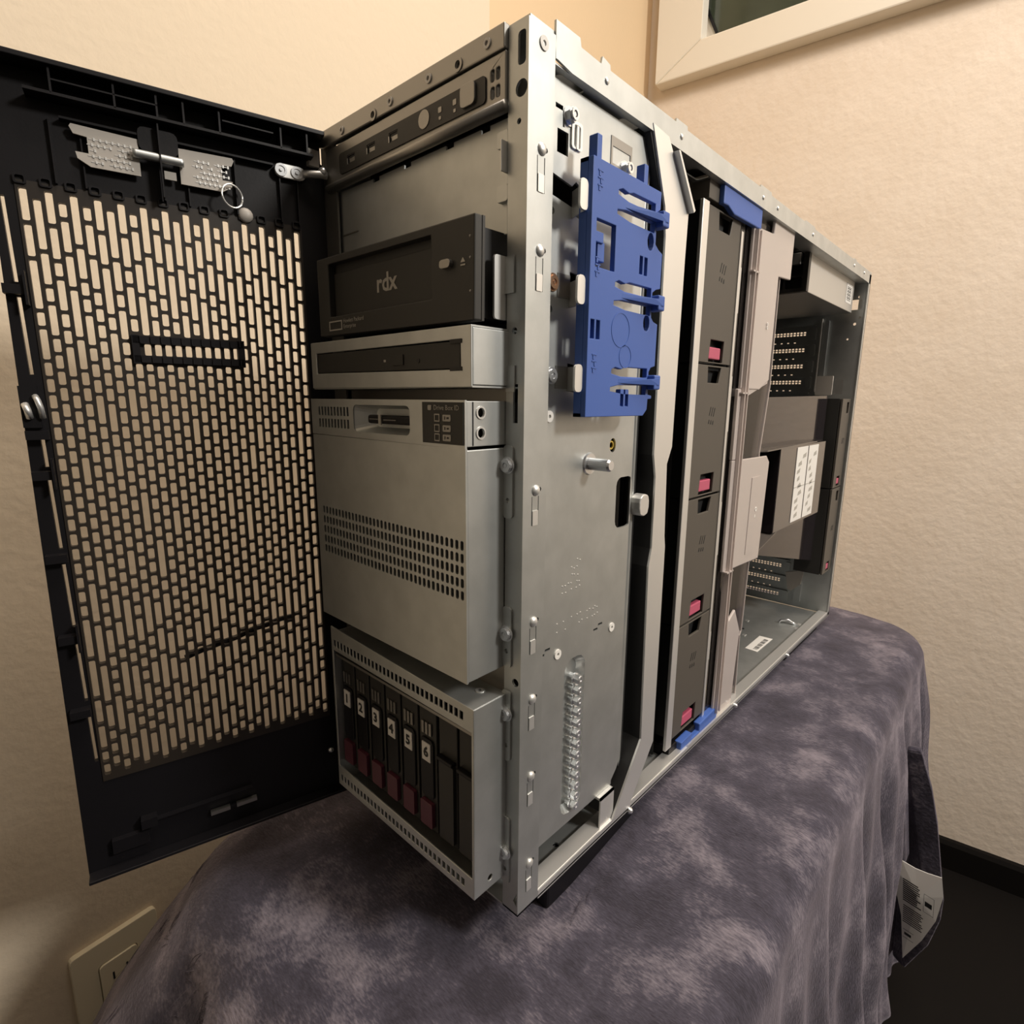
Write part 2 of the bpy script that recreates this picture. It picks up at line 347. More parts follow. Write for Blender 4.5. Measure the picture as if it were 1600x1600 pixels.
# drive bay side wall with punched holes
XP = W - .005
ph = [rect(.0262, .0345, .3985, .4085), [(.0195, .3895), (.0385, .3868), (.0415, .3895), (.0450, .3880), (.0445, .3735), (.0400, .3745), (.0385, .3775), (.0195, .3800)],
      [(.0385, .3480), (.0445, .3475), (.0445, .3345), (.0385, .3350)], [(.0385, .3040), (.0445, .3035), (.0445, .2895), (.0385, .2900)],
      circ(.0236, .3727, .0018, 10), circ(.0236, .3287, .0018, 10), circ(.0841, .2599, .0032, 14, .0042), rr(.0900, .1080, .2085, .2400, .005),
      rect(.0720, .0745, .3985, .4035), rect(.0555, .0690, .3970, .3990), rect(.0700, .0900, .4150, .4185), rect(.0245, .0300, .4165, .4185), rect(.0300, .0315, .4100, .4185)]
for y, z in ((.0761, .1491), (.0250, .1490)): ph += [rect(y - .0045, y + .0000, z - .0016, z - .0002), rect(y + .0003, y + .0048, z + .0006, z + .0020)]
ph += [rr(.0435, .0640, .0335, .1372, .008)]
MB().plate([(.0165, .027), (.100, .027), (.100, .030), (.106, .036), (.106, .428), (.0165, .428)], ph, XP - .0012, XP, FX).build('drive_bay_wall', 'steel', sv)
m_ = MB(); pr = [(XP - .0025 * (1 - math.cos(t)) * 6, .106 + .016 * math.sin(t)) for t in [i / 8 * math.pi / 2 for i in range(9)]]
for i in range(8):
    (x0, y0), (x1, y1) = pr[i], pr[i + 1]; m_.add([(x0, y0, .036), (x1, y1, .040), (x1, y1, .428), (x0, y0, .428)], [(0, 1, 2, 3)])
m_.build('rolled_edge', 'steel', sv, smooth=True)
MB().box(.004, XP - .03, .03, .12, .03, .43).build('drive_bay_shell', 'dark', sv)
MB().plate(rect(.012, .156, .425, .438), [], .03, .12, FY).build('bay_ceiling', 'steel', sv)
# pressed trough with spare screws
m_ = MB(); A = rr(.0435, .0640, .0335, .1372, .008, 5); B = rr(.0465, .0615, .0365, .1342, .0065, 5); n = len(A)
m_.add([FX(*p, XP) for p in A] + [FX(*p, XP - .005) for p in B], [(i, (i + 1) % n, n + (i + 1) % n, n + i) for i in range(n)] + [tuple(range(n, 2 * n))])
tr_ = m_.build('screw_trough', 'steel', sv)
for k in range(13): m_ = MB(); zc = .1225 - k * .0071; m_.cyl((XP - .005, .0562, zc), (1, 0, 0), .0022, .0035, 12); m_.cyl((XP - .0015, .0562, zc), (1, 0, 0), .0034, .0008, 14); m_.cyl((XP - .0007, .0562, zc), (1, 0, 0), .0029, .0034, 6); m_.ring((XP + .0027, .0562, zc), (1, 0, 0), .0011, .0022, .0004, 12); m_.build('spare_screw', 'chrome', tr_)
for (y, z), mm in (((.0343, .4156), 'chrome'), ((.0248, .3411), 'copper'), ((.0255, .2973), 'chrome'), ((.0835, .4065), 'chrome')):
    screw((XP, y, z), (1, 0, 0), sv, .0034, .0032 if z > .4 else .0012, mm, hexa=z > .4)
for y, z in ((.0245, .2773), (.0914, .1445), (.0365, .1447)): MB().ring((XP, y, z), (1, 0, 0), .0010, .0029, .0007).build('washer', 'white', sv)
for z in (.3785, .3370, .2960):           # bent tabs that stick out of the wall
    m_ = MB(); m_.plate(rr(.0272, .0332, z - .0066, z + .0066, .0022), [], .1738, .1750, FX)
    m_.add([(XP, .0385, z - .006), (XP, .0395, z - .006), (.1745, .0332, z - .006), (.1745, .0322, z - .006), (XP, .0385, z + .006), (XP, .0395, z + .006), (.1745, .0332, z + .006), (.1745, .0322, z + .006)], [(0, 1, 2, 3), (4, 5, 6, 7), (0, 3, 7, 4), (1, 2, 6, 5), (3, 2, 6, 7), (0, 1, 5, 4)])
    m_.build('bent_tab', 'steel_b', sv)
for z in (.3411, .2973):
    MB().plate(rect(.0285, .0384, z - .0062, z + .0050), [], XP, XP + .0004, FX).build('pressed_slot', 'panelgrey', sv)
st = MB(); st.cyl((XP, .0608, .2508), (1, 0, 0), .0063, .001, 24, .0058); st.cyl((XP, .0608, .2508), (1, 0, 0), .0034, .0135, 18); st.cyl((XP + .0135, .0608, .2508), (1, 0, 0), .0034, .0012, 18, .0026)
st.build('stud', 'chrome', sv)
MB().plate(rr(.1085, .1200, .2140, .2280, .005), [], XP - .001, XP + .006, lambda a, b, d: (d, a, b)).build('bent_tab', 'steel_b', sv, bevel=.001)
MB().ring((XP - .002, .0841, .2599), (1, 0, 0), .0018, .0026, .001, 14).build('lock_slot', 'gold', sv)
for (y0, z0, cols, rows, gz) in ((.040, .180, 7, 5, .0042), (.036, .158, 16, 2, .0052)):      # dotted stamping
    random.seed(4); m_ = MB()
    for i in range(cols):
        for j in range(rows):
            if random.random() < .55: y = y0 + i * .0026 + random.uniform(-.0006, .0006); z = z0 + j * gz + random.uniform(-.001, .001); m_.dome((XP, y, z), (1, 0, 0), .0006, .0003, 6, 2)
    m_.build('stamped_dots', 'steel_b', sv)
for y, z, h_ in ((.0360, .4070, .0120), (.0800, .4010, .0085)):
    m_ = MB(); m_.plate(rr(y, y + .0085, z - .004, z + h_ - .004, .0015), [rr(y + .0018, y + .0068, z - .0032, z + h_ - .0055, .001)], XP, XP + .0010, FX); m_.box(XP + .0002, XP + .0014, y + .0034, y + .0050, z - .004, z + h_ - .006); m_.build('pressed_clip', 'steel_b', sv)
MB().plate([(.0700, .4050), (.0900, .4050), (.0900, .4190), (.0700, .4190)], [rect(.0715, .0885, .4065, .4145)], XP - .0005, XP + .0004, FX).build('pressed_slot', 'panelgrey', sv)
# bracket foot below the panel
m_ = MB(); m_.box(.1485, XP + .0035, .0830, .0990, .0250, .0268); m_.box(XP + .0025, XP + .0035, .0830, .0990, .004, .0268); m_.build('support_foot', 'steel_b', sv)
# floor pan, rails, top cover, rear post
MB().plate(rect(-.003, W, .0, D), [circ(.150, .055, .0022, 10), circ(.155, .036, .002, 10), circ(.10, .50, .003, 10)], 0, .0012, FZ).build('floor_pan', 'steel', sv)
m_ = MB(); m_.plate([(.0178, -.001), (D, -.001), (D, .0042), (.30, .0042), (.299, .0055), (.21, .0055), (.209, .0042), (.0178, .0042)], [], W - .001, W, FX)
m_.plate(rect(.155, W - .001, .018, D), [], .0038, .0046, FZ); m_.build('bottom_rail', 'steel_b', sv)
tn = [(.0178, .4315), (.0195, .4315), (.030, .4300), (.62, .4300), (D, .4290), (D, .4425), (.56, .4425), (.559, .4440), (.548, .4440), (.547, .4425), (.40, .4425), (.399, .4440), (.372, .4440), (.371, .4425),
      (.285, .4425), (.284, .4445), (.262, .4445), (.261, .4425), (.142, .4425), (.1415, .4445), (.128, .4445), (.1275, .4425), (.060, .4425), (.0595, .4448), (.053, .4460), (.052, .4425), (.036, .4428), (.035, .4462), (.0178, .4462)]
MB().plate(tn, [], W - .0012, W, FX).build('top_rail', 'steel', sv)
tc_ = [rr(.138, .160, .026, .046, .002), rr(.1460, .1565, .075, .079, .001), rr(.148, .1600, .084, .112, .002), rr(.150, .161, .165, .185, .002), rr(.146, .158, .40, .43, .002)]
MB().plate(rect(-.003, W - .001, .002, D), tc_, .4408, .4420, FZ).build('top_cover', 'steel', sv)
MB().plate(rect(.150, W - .0012, .018, D), [rr(.153, .162, .026, .046, .002), rr(.153, .162, .080, .112, .002), rr(.153, .162, .165, .185, .002)], .4300, .4308, FZ).build('rail_lip', 'steel', sv)
for y in (.057, .135, .268, .300, .395, .552, .60): MB().dome((W, y, .437), (1, 0, 0), .0018, .001, 10, 3).build('rivet', 'steel_b', sv, smooth=True)
for y, z in ((.118, -.001), (.308, .001), (.46, .0)): MB().dome((W, y, z), (1, 0, 0), .0026, .0032, 12, 3).build('foot_stud', 'chrome', sv, smooth=True)
MB().box(W - .010, W, D - .0015, D, 0, H).build('rear_post', 'steel', sv)
MB().box(W - .0012, W, D - .008, D, 0, H).build('rear_post', 'steel', sv)
for x0, x1, y0, y1, z0 in ((.004, W - .006, .034, .135, -.027), (.004, W - .004, .47, .60, -.0125)):
    MB().box(x0, x1, y0, y1, z0, -.0005).build('black_base', 'black', sv, bevel=.002)  # black blocks fill the gap under the chassis
# crossbar (the angled silver strip)
cb = [(.1020, .4335), (.1200, .4322), (.1490, .3995), (.1482, .3720), (.1470, .2560), (.1415, .2450), (.1445, .1960), (.1462, .1880), (.1472, .0400), (.1165, .0020), (.0960, .0045), (.1290, .0500), (.1252, .1780), (.1280, .1900), (.1275, .2380), (.1238, .2520), (.1225, .3800), (.1200, .3960)]
MB().plate(cb, [], W - .0010, W + .0004, FX).build('crossbar', 'steel_b', sv)
MB().plate([(.1255, .4262), (.1275, .4265), (.1508, .4000), (.1490, .3985)], [], W, W + .004, FX).build('crossbar_lip', 'steel_b', sv)
m_ = MB(); m_.plate([(.100, .4325), (.1035, .4335), (.1220, .3950), (.1248, .3800), (.1262, .2520), (.1300, .2400), (.1300, .190), (.1275, .1780), (.1310, .0500), (.0980, .0050), (.0960, .0045), (.1285, .0500), (.1250, .1780), (.1275, .190), (.1273, .2380), (.1237, .2520), (.1222, .380), (.1195, .396)], [], W - .020, W - .001, FX)
m_.build('crossbar_web', 'dark', sv)
MB().tube([(W - .012, .1165, .30 - .27 * k / 14) for k in range(15)], .004, 8).build('cable_loom', 'dark', sv, smooth=True)
# dark divider plates between drive bay and fans
MB().box(.006, XP - .020, .121, .126, .004, .428).build('bay_rear_wall', 'dark', sv)
# top bezel strip with washers and the control module
MB().plate([(-.0028, .4350), (.0030, .4332), (.1548, .4318), (.1548, .4415), (-.0028, .4425)], [circ(.1260, .4352, .0017, 12), circ(.0575, .4352, .0017, 12)], -.0024, .001, FY).build('top_bezel', 'panelgrey', sv, bevel=.0006)
for x in (.1445, .1043, .0726, .0251): MB().ring((x, -.0024, .4368), (0, -1, 0), .0010, .0022, .0006).build('washer', 'white', sv)
for x in (.1255, .0570): MB().ring((x, -.0024, .4352), (0, -1, 0), .0017, .0030, .0005).build('pressed_ring', 'panelgrey', sv)
vents = [rr(x - .0011, x + .0011, z - .0024, z + .0024, .0009) for x in (.1468, .1502) for z in (.4240, .4172)]
MB().plate(rect(.004, .1548, .4120, .4314), vents, -.0015, .001, FY).build('module_face', 'panelgrey', sv, bevel=.0005)
MB().cyl((.006, -.0012, .4100), (1, 0, 0), .0026, .149, 12).build('rolled_lip', 'panelgrey', sv, smooth=True)
cm = MB().plate(rr(.0205, .1430, .4145, .4255, .0018), [rect(x - .0040, x + .0040, .4178, .4226) for x in (.0333, .0534, .0742)], -.0022, -.0012, FY).build('control_panel', 'bezel', sv)
for x in (.0333, .0534, .0742):
    m_ = MB(); m_.plate(rect(x - .0042, x + .0042, .4176, .4228), [rect(x - .0034, x + .0034, .4184, .4220)], -.0020, .004, FY); m_.box(x - .0030, x + .003, -.0016, .004, .4208, .4217); m_.box(x - .0034, x - .0030, -.0021, .0, .4184, .4205)
    m_.build('usb_port', 'ink', cm); MB().box(x - .0040, x - .0036, -.0024, -.0018, .4180, .4210).build('contact', 'steel_b', cm)
MB().plate(rr(.1274, .1372, .4160, .4255, .0022), [], -.0034, -.0018, FY).build('power_button', 'panelgrey', cm, bevel=.0005)
MB().plate(circ(.0999, .4205, .0042, 18, .0042), [], -.0025, -.0018, FY).build('button', 'panelgrey', cm)
for x in (.1121, .1227): MB().plate(rr(x - .0012, x + .0012, .4198, .4222, .0004), [], -.0024, -.002, FY).build('status_light', 'panelgrey', cm); MB().plate(rr(x - .0008, x + .0008, .4168, .4182, .0003), [], -.0024, -.002, FY).build('status_light', 'panelgrey', cm)
# blank bay plate below the module
nb = [(.0100, .3600), (.1520, .3600), (.1520, .4075)]
for x in (.138, .113, .079, .050): nb += [(x + .003, .4075), (x + .003, .4055), (x - .003, .4055), (x - .003, .4075)]
nb += [(.0100, .4085)]
MB().plate(nb, [], .0030, .0040, FY).build('blank_plate', 'steel', sv)
for z in (.3985, .3765):
    MB().plate(rr(.1475, .1545, z - .0035, z + .0035, .0012), [], .0005, .003, FY).build('plate_hook', 'steel', sv, bevel=.0005)
MB().box(.1538, .1546, -.0037, .0030, .3838, .3966).build('plate_latch', 'steel_b', sv, bevel=.0003)
MB().box(.0135, .0300, .0022, .0032, .3830, .3836).build('plate_crease', 'panelgrey', sv)
# plate pieces seen between the modules
MB().box(.013, .155, .0035, .0045, .2845, .2925).build('filler_strip', 'panelgrey', sv)
MB().box(.013, .155, .004, .006, .130, .1490).build('filler_strip', 'panelgrey', sv)
MB().box(.010, .155, .010, .012, .31, .365).build('bay_back', 'dark', sv)
# bay ears with screws on the flange
for z0, z1, sc_ in ((.228, .264, (.2543,)), (.149, .182, (.1678,)), (.095, .136, (.1228,)), (.018, .060, (.0382,))):
    MB().plate(rr(.1545, .1605, z0, z1, .002), [circ(.1575, z0 + .009, .0013, 10)], -.0012, -.0001, FY).build('mounting_ear', 'steel', sv)
    for z in sc_: screw((.1577, -.0012, z), (0, -1, 0), sv, .0034, .0018)
# rear wall: slot covers with vent rows
hs = []
for z in (.3744, .3536, .3328, .3120):
    for i in range(22):
        for dz in (-.0016, .0012): hs.append(rect(.0095 + i * .0042, .0095 + i * .0042 + .0028, z + dz, z + dz + .0019))
    for i in range(10): hs.append(rect(.011 + i * .0084, .011 + i * .0084 + .0024, z - .0108, z - .0096))
for z in (.0566, .0354, .0142):
    for i in range(22):
        for dz in (-.0016, .0012): hs.append(rect(.0095 + i * .0042, .0095 + i * .0042 + .0028, z + dz, z + dz + .0019))
    if z > .02:
        for i in range(10): hs.append(rect(.011 + i * .0084, .011 + i * .0084 + .0024, z - .0108, z - .0096))
hs += [rr(.140, .162, .400, .412, .002), circ(.1610, .3900, .0015, 8), circ(.1560, .3830, .0018, 8), circ(.1580, .4050 + .01, .0018, 8), circ(.150, .365, .0012, 8)]
MB().plate(rect(-.003, W - .002, .002, .4405), hs, D - .006, D - .005, FY).build('rear_panel', 'steel', sv)
for z in (.3850, .3608, .3400, .3192, .2984, .067, .0430, .0218): MB().box(.004, .112, D - .009, D - .006, z - .0006, z + .0006).build('slot_rib', 'steel', sv)
for z in (.3744, .3536, .3328, .3120, .0566, .0354, .0142):
    MB().plate(rr(.1065, .1130, z - .0075, z + .0075, .001), [], D - .0085, D - .006, FY).build('slot_clip', 'steel', sv)
MB().box(.1185, .1200, D - .010, D - .006, .300, .392).build('retainer_rail', 'pale', sv)
MB().plate(rr(.1225, .1280, .300, .390, .002), [], D - .009, D - .006, FY).build('pressed_rib', 'steel', sv)
MB().plate(rr(.1215, .1300, .010, .058, .002), [], D - .009, D - .006, FY).build('pressed_rib', 'steel', sv)
MB().plate(rr(.128, .147, .2955, .3190, .001), [], .598, .601, FY).build('retainer_latch', 'pale', sv)
MB().plate(rr(.149, .158, .2965, .3140, .001), [], .600, .602, FY).build('retainer_latch', 'clear', sv)
MB().plate([(.117, .059), (.139, .066), (.137, .046), (.126, .034), (.1215, .036)], [], .596, .600, FY).build('retainer_latch', 'pale', sv)
# tray on the far side
MB().box(.000, .002, .27, D - .006, .004, .438).build('board_tray', 'dark', sv)
# sticker and small clip on the floor pan
stk = MB().plate([(.1255, .4425), (.1397, .4419), (.1401, .4920), (.1252, .4908)], [], .0014, .0017, FZ).build('sticker', 'white', sv)
m_ = MB()
for i in range(12): y = .447 + i * .0032; m_.box(.1330, .1380, y, y + (.0018 if i % 3 else .0009), .0017, .0019)
m_.build('barcode', 'ink', stk)
m_ = MB(); m_.tube([(.128, .553, .002), (.130, .553, .006), (.137, .560, .006), (.143, .558, .004), (.146, .562, .002)], .0016, 6); m_.build('wire_clip', 'chrome', sv, smooth=True)
for x, y in ((.151, .548), (.149, .565), (.11, .48), (.095, .53)): MB().box(x - .002, x + .002, y - .003, y + .003, .0012, .0020).build('floor_stud', 'steel_b', sv)

# ------------------------------------------------------------------ the perforated door, swung open about the left edge
DD = Vector((-.2326, -.9726, 0)).normalized(); DN = Vector((-DD.y, DD.x, 0)); HG = Vector((-.004, -.010, 0))
FD = lambda a, b, d: tuple(HG + DD * a + DN * d + Vector((0, 0, b)))
dr = MB()
gx0, gx1, gz0, gz1 = .0052, .1390, .0600, .3880
# opening of the panel that carries the grille
slits = [[(.1434, a), (.1451, a), (.1451, b), (.1434, b)] for a, b in ((.3404, .3800), (.2958, .3335), (.2693, .2893), (.2483, .2640), (.2036, .2415), (.1584, .1949), (.1131, .1480), (.0738, .1039))]
slits = [[(p[0] - (.3724 - p[1]) * .0115, p[1]) for p in s_] for s_ in slits]
dr.plate([(-.0085, .0015), (.1523, .0000), (.1500, .22), (.1475, .4395), (-.0085, .4418), (-.0085, .4260), (-.0135, .4230), (-.0135, .0040), (-.0085, .0035)], slits + [rect(gx0, gx1, gz0, gz1)], -.0035, 0, FD)
door = dr.build('front_door', 'black', sv, 'black perforated front door of the server, swung wide open')
# grille of brick-bond slots
random.seed(11)
PIT, UN, SW = .00495, .00827, .0032
tops = [[2, 2, 3, 1, 2, 1], [3, 2, 1, 2, 1, 1], [2, 2, 1, 2, 1, 1, 2], [1, 2, 2, 3, 2], [3, 2, 1, 1, 2, 1], [1, 2, 2, 1, 1, 1]]
holes = []
for i in range(27):
    x = .1368 - i * PIT - .0005 + (.0006 if i > 20 else 0); top = .3847 if i % 2 == 0 else .3803; n = 39 if i % 2 == 0 else 38
    seq = list(tops[i % 6]); used = sum(seq); rem = n - used
    while rem > 0:
        fr_ = 1 - rem / n
        if fr_ < .66: k = random.choices((1, 2, 3), (.93, .06, .01))[0]
        elif fr_ < .78: k = random.choices((1, 2, 3), (.70, .25, .05))[0]
        else: k = random.choices((1, 2, 3), (.38, .42, .20))[0]
        k = min(k, rem); seq.append(k); rem -= k
    z = top
    for k in seq:
        hgt = k * UN - .0016; lo = z - hgt
        in_badge = (.0425 < x < .1000) and lo < .3185 and z > .3030
        if not in_badge: holes.append(rr(x - SW / 2, x + SW / 2, lo, z, .0008, 2))
        else:
            for q0, q1 in ((.3185, z), (lo, .3030)):
                if q1 - q0 > .0022: holes.append(rr(x - SW / 2, x + SW / 2, q0, q1, .0008, 2))
            if .047 < x < .096: holes.append(rr(x - SW / 2, x + SW / 2, .3075, .3138, .0008, 2))
        z -= k * UN
MB().plate(rect(gx0, gx1, gz0, gz1), holes, -.0026, .0006, FD).build('grille', 'grille', door)
bd = MB()
for a0, a1, b0, b1 in ((.0435, .0985, .3138, .3178), (.0435, .0985, .3037, .3075), (.0955, .0990, .3030, .3182), (.0430, .0468, .3030, .3182)): bd.box(a0, a1, b0, b1, -.001, .0035, FD)
for i in range(11):
    for b0, b1 in ((.3037, .3070), (.3143, .3178)): bd.box(.0452 + i * .00495, .0458 + i * .00495, b0, b1, .0, .0042, FD)
bd.build('badge_frame', 'black', door)
MB().tube([FD(a, b, -.004) for a, b in ((.0905, .1250), (.082, .1275), (.070, .1300), (.060, .1318), (.050, .1352), (.042, .1362), (.033, .1385), (.026, .1388))], .0017, 6).build('dark_streak', 'black', door)  # thin dark jagged tube just behind the grille
# rim, ribs and ledges on the inside of the door
for b0 in ((-.0085, .1475, .4375, .4400, 0, .012), (-.0060, .1520, .0005, .0025, 0, .009)): MB().box(*b0, FD).build('rim', 'black', door, bevel=.0004)
RB = [(-.002, .1300, .4255, .4268, 0, .010), (.020, .118, .4180, .4190, 0, .0045)]
RB += [(a, a + .0009, .4262, .4372, 0, .010) for a in (.001, .0155, .0470, .0640, .0760, .0940, .1190)]
RB += [(a, a + .0007, .3885, .4180, 0, .0025) for a in (.0060, .0160, .0400, .0640, .0770, .1100, .1220)]
RB += [(.020, .046, .4325, .4332, 0, .010), (.0760, .1190, .4318, .4325, 0, .010)]
RB += [(.1395, .1490, z - .0030, z + .0015, 0, .006) for z in (.337, .2660, .2450, .2000, .1535, .1085)]
RB += [(.1395, .1405, z - .008, z + .008, 0, .008) for z in (.337, .2450, .1535)]
RB += [(.0575, .0860, .0155, .0170, 0, .003), (.1200, .1390, .0120, .0205, 0, .004), (.1150, .1235, .0230, .0290, 0, .006), (.060, .115, .0250, .0257, 0, .004)]
for b0 in RB: MB().box(*b0, FD).build('rib', 'black', door)
for i in range(14): a = .1342 - i * .0099; MB().plate(rr(a, a + .0050, .3860, .3905, .001), [rr(a + .0008, a + .0042, .3866, .3897, .0008)], 0.0002, .0016, FD).build('slot_hood', 'black', door)
for a0, a1 in ((.0580, .0705), (.0745, .0860)): MB().box(a0, a1, .0147, .0172, .0005, .0036, FD).build('catch_slot', 'panelgrey', door)
# lock plates with pin, tab and ring
def lockplate(a0, a1, flip):
    L = a1 - a0; q = lambda t: a1 - t * L if not flip else a0 + t * L
    o_ = [(q(0), .4155), (q(.03), .4168), (q(1), .4160), (q(1), .3985), (q(.25), .3985), (q(.07), .4015), (q(.05), .4045), (q(.24), .4045), (q(.24), .4120), (q(.05), .4125)]
    p_ = MB().plate(o_, [], .0030, .0042, FD).build('lock_plate', 'pale', door)
    random.seed(7 + flip); m2 = MB()
    for i in range(7):
        for j in range(5):
            if random.random() < .75: a = a0 + L * .12 + i * L * .09 + (j % 2) * .001; z = .4010 + j * .0026; m2.box(a - .0004, a + .0004, z - .0007, z + .0007, .0041, .0046, FD); m2.box(a + .0006, a + .0022, z - .0002, z + .0001, .0041, .0044, FD)
    m2.build('stamped_grid', 'steel_b', p_)
lockplate(.0862, .1145, 0); lockplate(.0410, .0680, 1)
MB().tube([FD(.0890, .4085, .0065), FD(.0875, .4085, .0065), FD(.0675, .4083, .0065), FD(.0662, .4083, .0065)], .0021, 10).build('lock_pin', 'steel', door, smooth=True)
MB().plate(rr(.0680, .0860, .4110, .4225, .003), [], .0030, .0050, FD).build('lock_tab', 'black', door)
MB().box(.0765, .0772, .3890, .4240, .004, .0090, FD).build('lock_tab', 'black', door)
MB().box(.0700, .0755, .3995, .4035, .003, .0042, FD).build('latch_window', 'pale', door)
MB().tube([FD(.0435 + .0055 * math.cos(t), .3965 + .0060 * math.sin(t), .0065 + .002 * math.cos(t)) for t in [k / 24 * 2 * math.pi for k in range(24)]], .0005, 6, True).build('key_ring', 'steel_b', door)
MB().dome(FD(.0364, .3890, .001), tuple(DN), .0042, .0022).build('bump_stop', 'pale', door, smooth=True)
# latch on the free edge
m_ = MB(); m_.tube([FD(.1430, .2850, .004), FD(.1420, .2830, .006), FD(.1412, .2790, .006), FD(.1410, .2740, .004)], .0014, 8); m_.tube([FD(.1475, .2810, .004), FD(.1465, .2780, .006), FD(.1462, .2740, .004)], .0016, 8); m_.build('latch_hook', 'steel_b', door, smooth=True)
MB().box(.1420, .1495, .2690, .2900, .0, .003, FD).build('latch_housing', 'black', door)
# hinge with two screws
hb = MB().plate([p for p in rr(.0015, .0192, .4128, .4206, .0036)], [], .0022, .0036, FD).build('hinge_plate', 'steel_b', door, bevel=.0004)
for a in (.0156, .0066):
    m_ = MB(); m_.ring(FD(a, .4167, .0036), tuple(DN), .0022, .0034, .0008); m_.cyl(FD(a, .4167, .0036), tuple(DN), .0022, .0003, 14); m_.cyl(FD(a, .4167, .0036), tuple(DN), .0009, .0012, 8); m_.build('screw', 'chrome', hb)
MB().tube([FD(.003, .4170, .004), FD(-.001, .4172, .0055), FD(-.006, .4175, .0075), FD(-.010, .4175, .0075)], .0022, 8).build('hinge_pin', 'steel_b', door, smooth=True)
MB().box(-.0040, -.0005, -.010, -.003, .4230, .4325).build('hinge_knuckle', 'pale', door, bevel=.0004)
MB().dome((.0050, -.004, .4190), (.2, -1, 0), .0030, .003).build('hinge_pin', 'chrome', door, smooth=True)
MB().dome(FD(.006, .0320, .0), tuple(DN), .0022, .0025).build('hinge_pin', 'chrome', door, smooth=True)

# ------------------------------------------------------------------ removable disk dock
rd = thing('disk_dock', 'black removable disk dock marked rdx in the upper drive bay', 'drive', (.09, 0, .321))
bz = [(.0275, .3206), (.1585, .3190), (.1592, .3615), (.0275, .3625)]
MB().plate(bz, [[(.0395, .3305), (.1300, .3305), (.1300, .3578), (.0395, .3585)]], -.024, -.0195, FY).build('bezel', 'bezel', rd, bevel=.0006)
MB().plate([(.0275, .3206), (.1585, .3190), (.1592, .3615), (.0275, .3625)], [], -.0195, -.0180, FY).build('bezel_back', 'bezel', rd)
MB().box(.0395, .1300, -.0206, -.0195, .3305, .3540).build('cartridge_flap', 'bezel', rd, bevel=.0008)
text('lettering', 'rdx', .0125, FY, .0902, .3432, -.0208, 'greyink', rd, bold=.0003)
eb = MB().plate(rr(.1380, .1452, .3418, .3455, .0017), [], -.0262, -.0236, FY).build('eject_button', 'panelgrey', rd, bevel=.0006)
m_ = MB(); m_.add([FY(.1503, .3432, -.0243), FY(.1533, .3432, -.0243), FY(.1518, .3452, -.0243)], [(0, 1, 2)]); m_.box(.1503, .1533, -.0243, -.024, .3418, .3424); m_.build('eject_mark', 'panelgrey', rd)
m_ = MB().plate(rect(.0385, .0520, .3228, .3280), [rect(.0392, .0513, .3235, .3273)], -.0243, -.0239, FY).build('logo_frame', 'greyink', rd)
text('lettering', 'Hewlett Packard', .0030, FY, .0535, .3272, -.0243, 'greyink', rd, align='LEFT'); text('lettering', 'Enterprise', .0030, FY, .0535, .3243, -.0243, 'greyink', rd, align='LEFT')
for z in (.353, .3445, .331): MB().dome((.1562, -.0240, z), (0, -1, 0), .0006, .0004, 8, 2).build('pinhole_light', 'greyink', rd)
MB().box(.030, .150, -.018, .10, .322, .3605).build('body', 'dark', rd)
MB().plate(rr(-.0077, .0010, .3215, .3492, .0015), [], .1535, .1546, FX).build('mounting_sled', 'steel_b', rd)
MB().box(.1546, .1600, -.0010, -.0002, .3330, .3490).build('sled_ear', 'steel', rd)

# ------------------------------------------------------------------ optical drive in its silver tray
od = thing('optical_drive', 'slim black optical drive set in a wide silver tray below the disk dock', 'drive', (.09, 0, .291))
sh = MB(); sh.plate([(.0150, .2912), (.1565, .2906), (.1565, .3174), (.0150, .3176)], [[(.0211, .2997), (.1496, .2985), (.1494, .3115), (.0211, .3112)], ], -.0240, -.0230, FY)
sh.build('tray_face', 'steel', od, bevel=.0004)
MB().box(.1555, .1565, -.0228, .0040, .2916, .3164).build('tray_side', 'steel', od, bevel=.0004)
m_ = MB(); m_.box(.0150, .1560, -.0230, .08, .3166, .3174); m_.box(.0150, .1560, -.0230, .08, .2906, .2914); m_.build('tray_shell', 'steel', od)
MB().box(.1555, .1610, -.0010, -.0002, .2890, .3010).build('tray_ear', 'steel', od)
m_ = MB(); m_.plate([(.0215, .3000), (.1490, .2989), (.1488, .3110), (.0215, .3108)], [], -.0236, -.018, FY); m_.build('drive_bezel', 'bezel', od, bevel=.0004)
for z in (.3108, .2988): MB().box(.1425, .1506, -.0243, -.0236, z - .0009, z + .0009).build('retaining_clip', 'ink', od)
MB().box(.0901, .0919, -.0239, -.0236, .3038, .3050).build('activity_light', 'greyink', od)
MB().plate(rr(.0975, .1070, .3018, .3070, .0005), [], -.0243, -.0236, FY).build('eject_button', 'bezel', od, bevel=.0004)
MB().cyl((.1188, -.0236, .3035), (0, -1, 0), .0011, .0003, 10).build('eject_hole', 'ink', od)

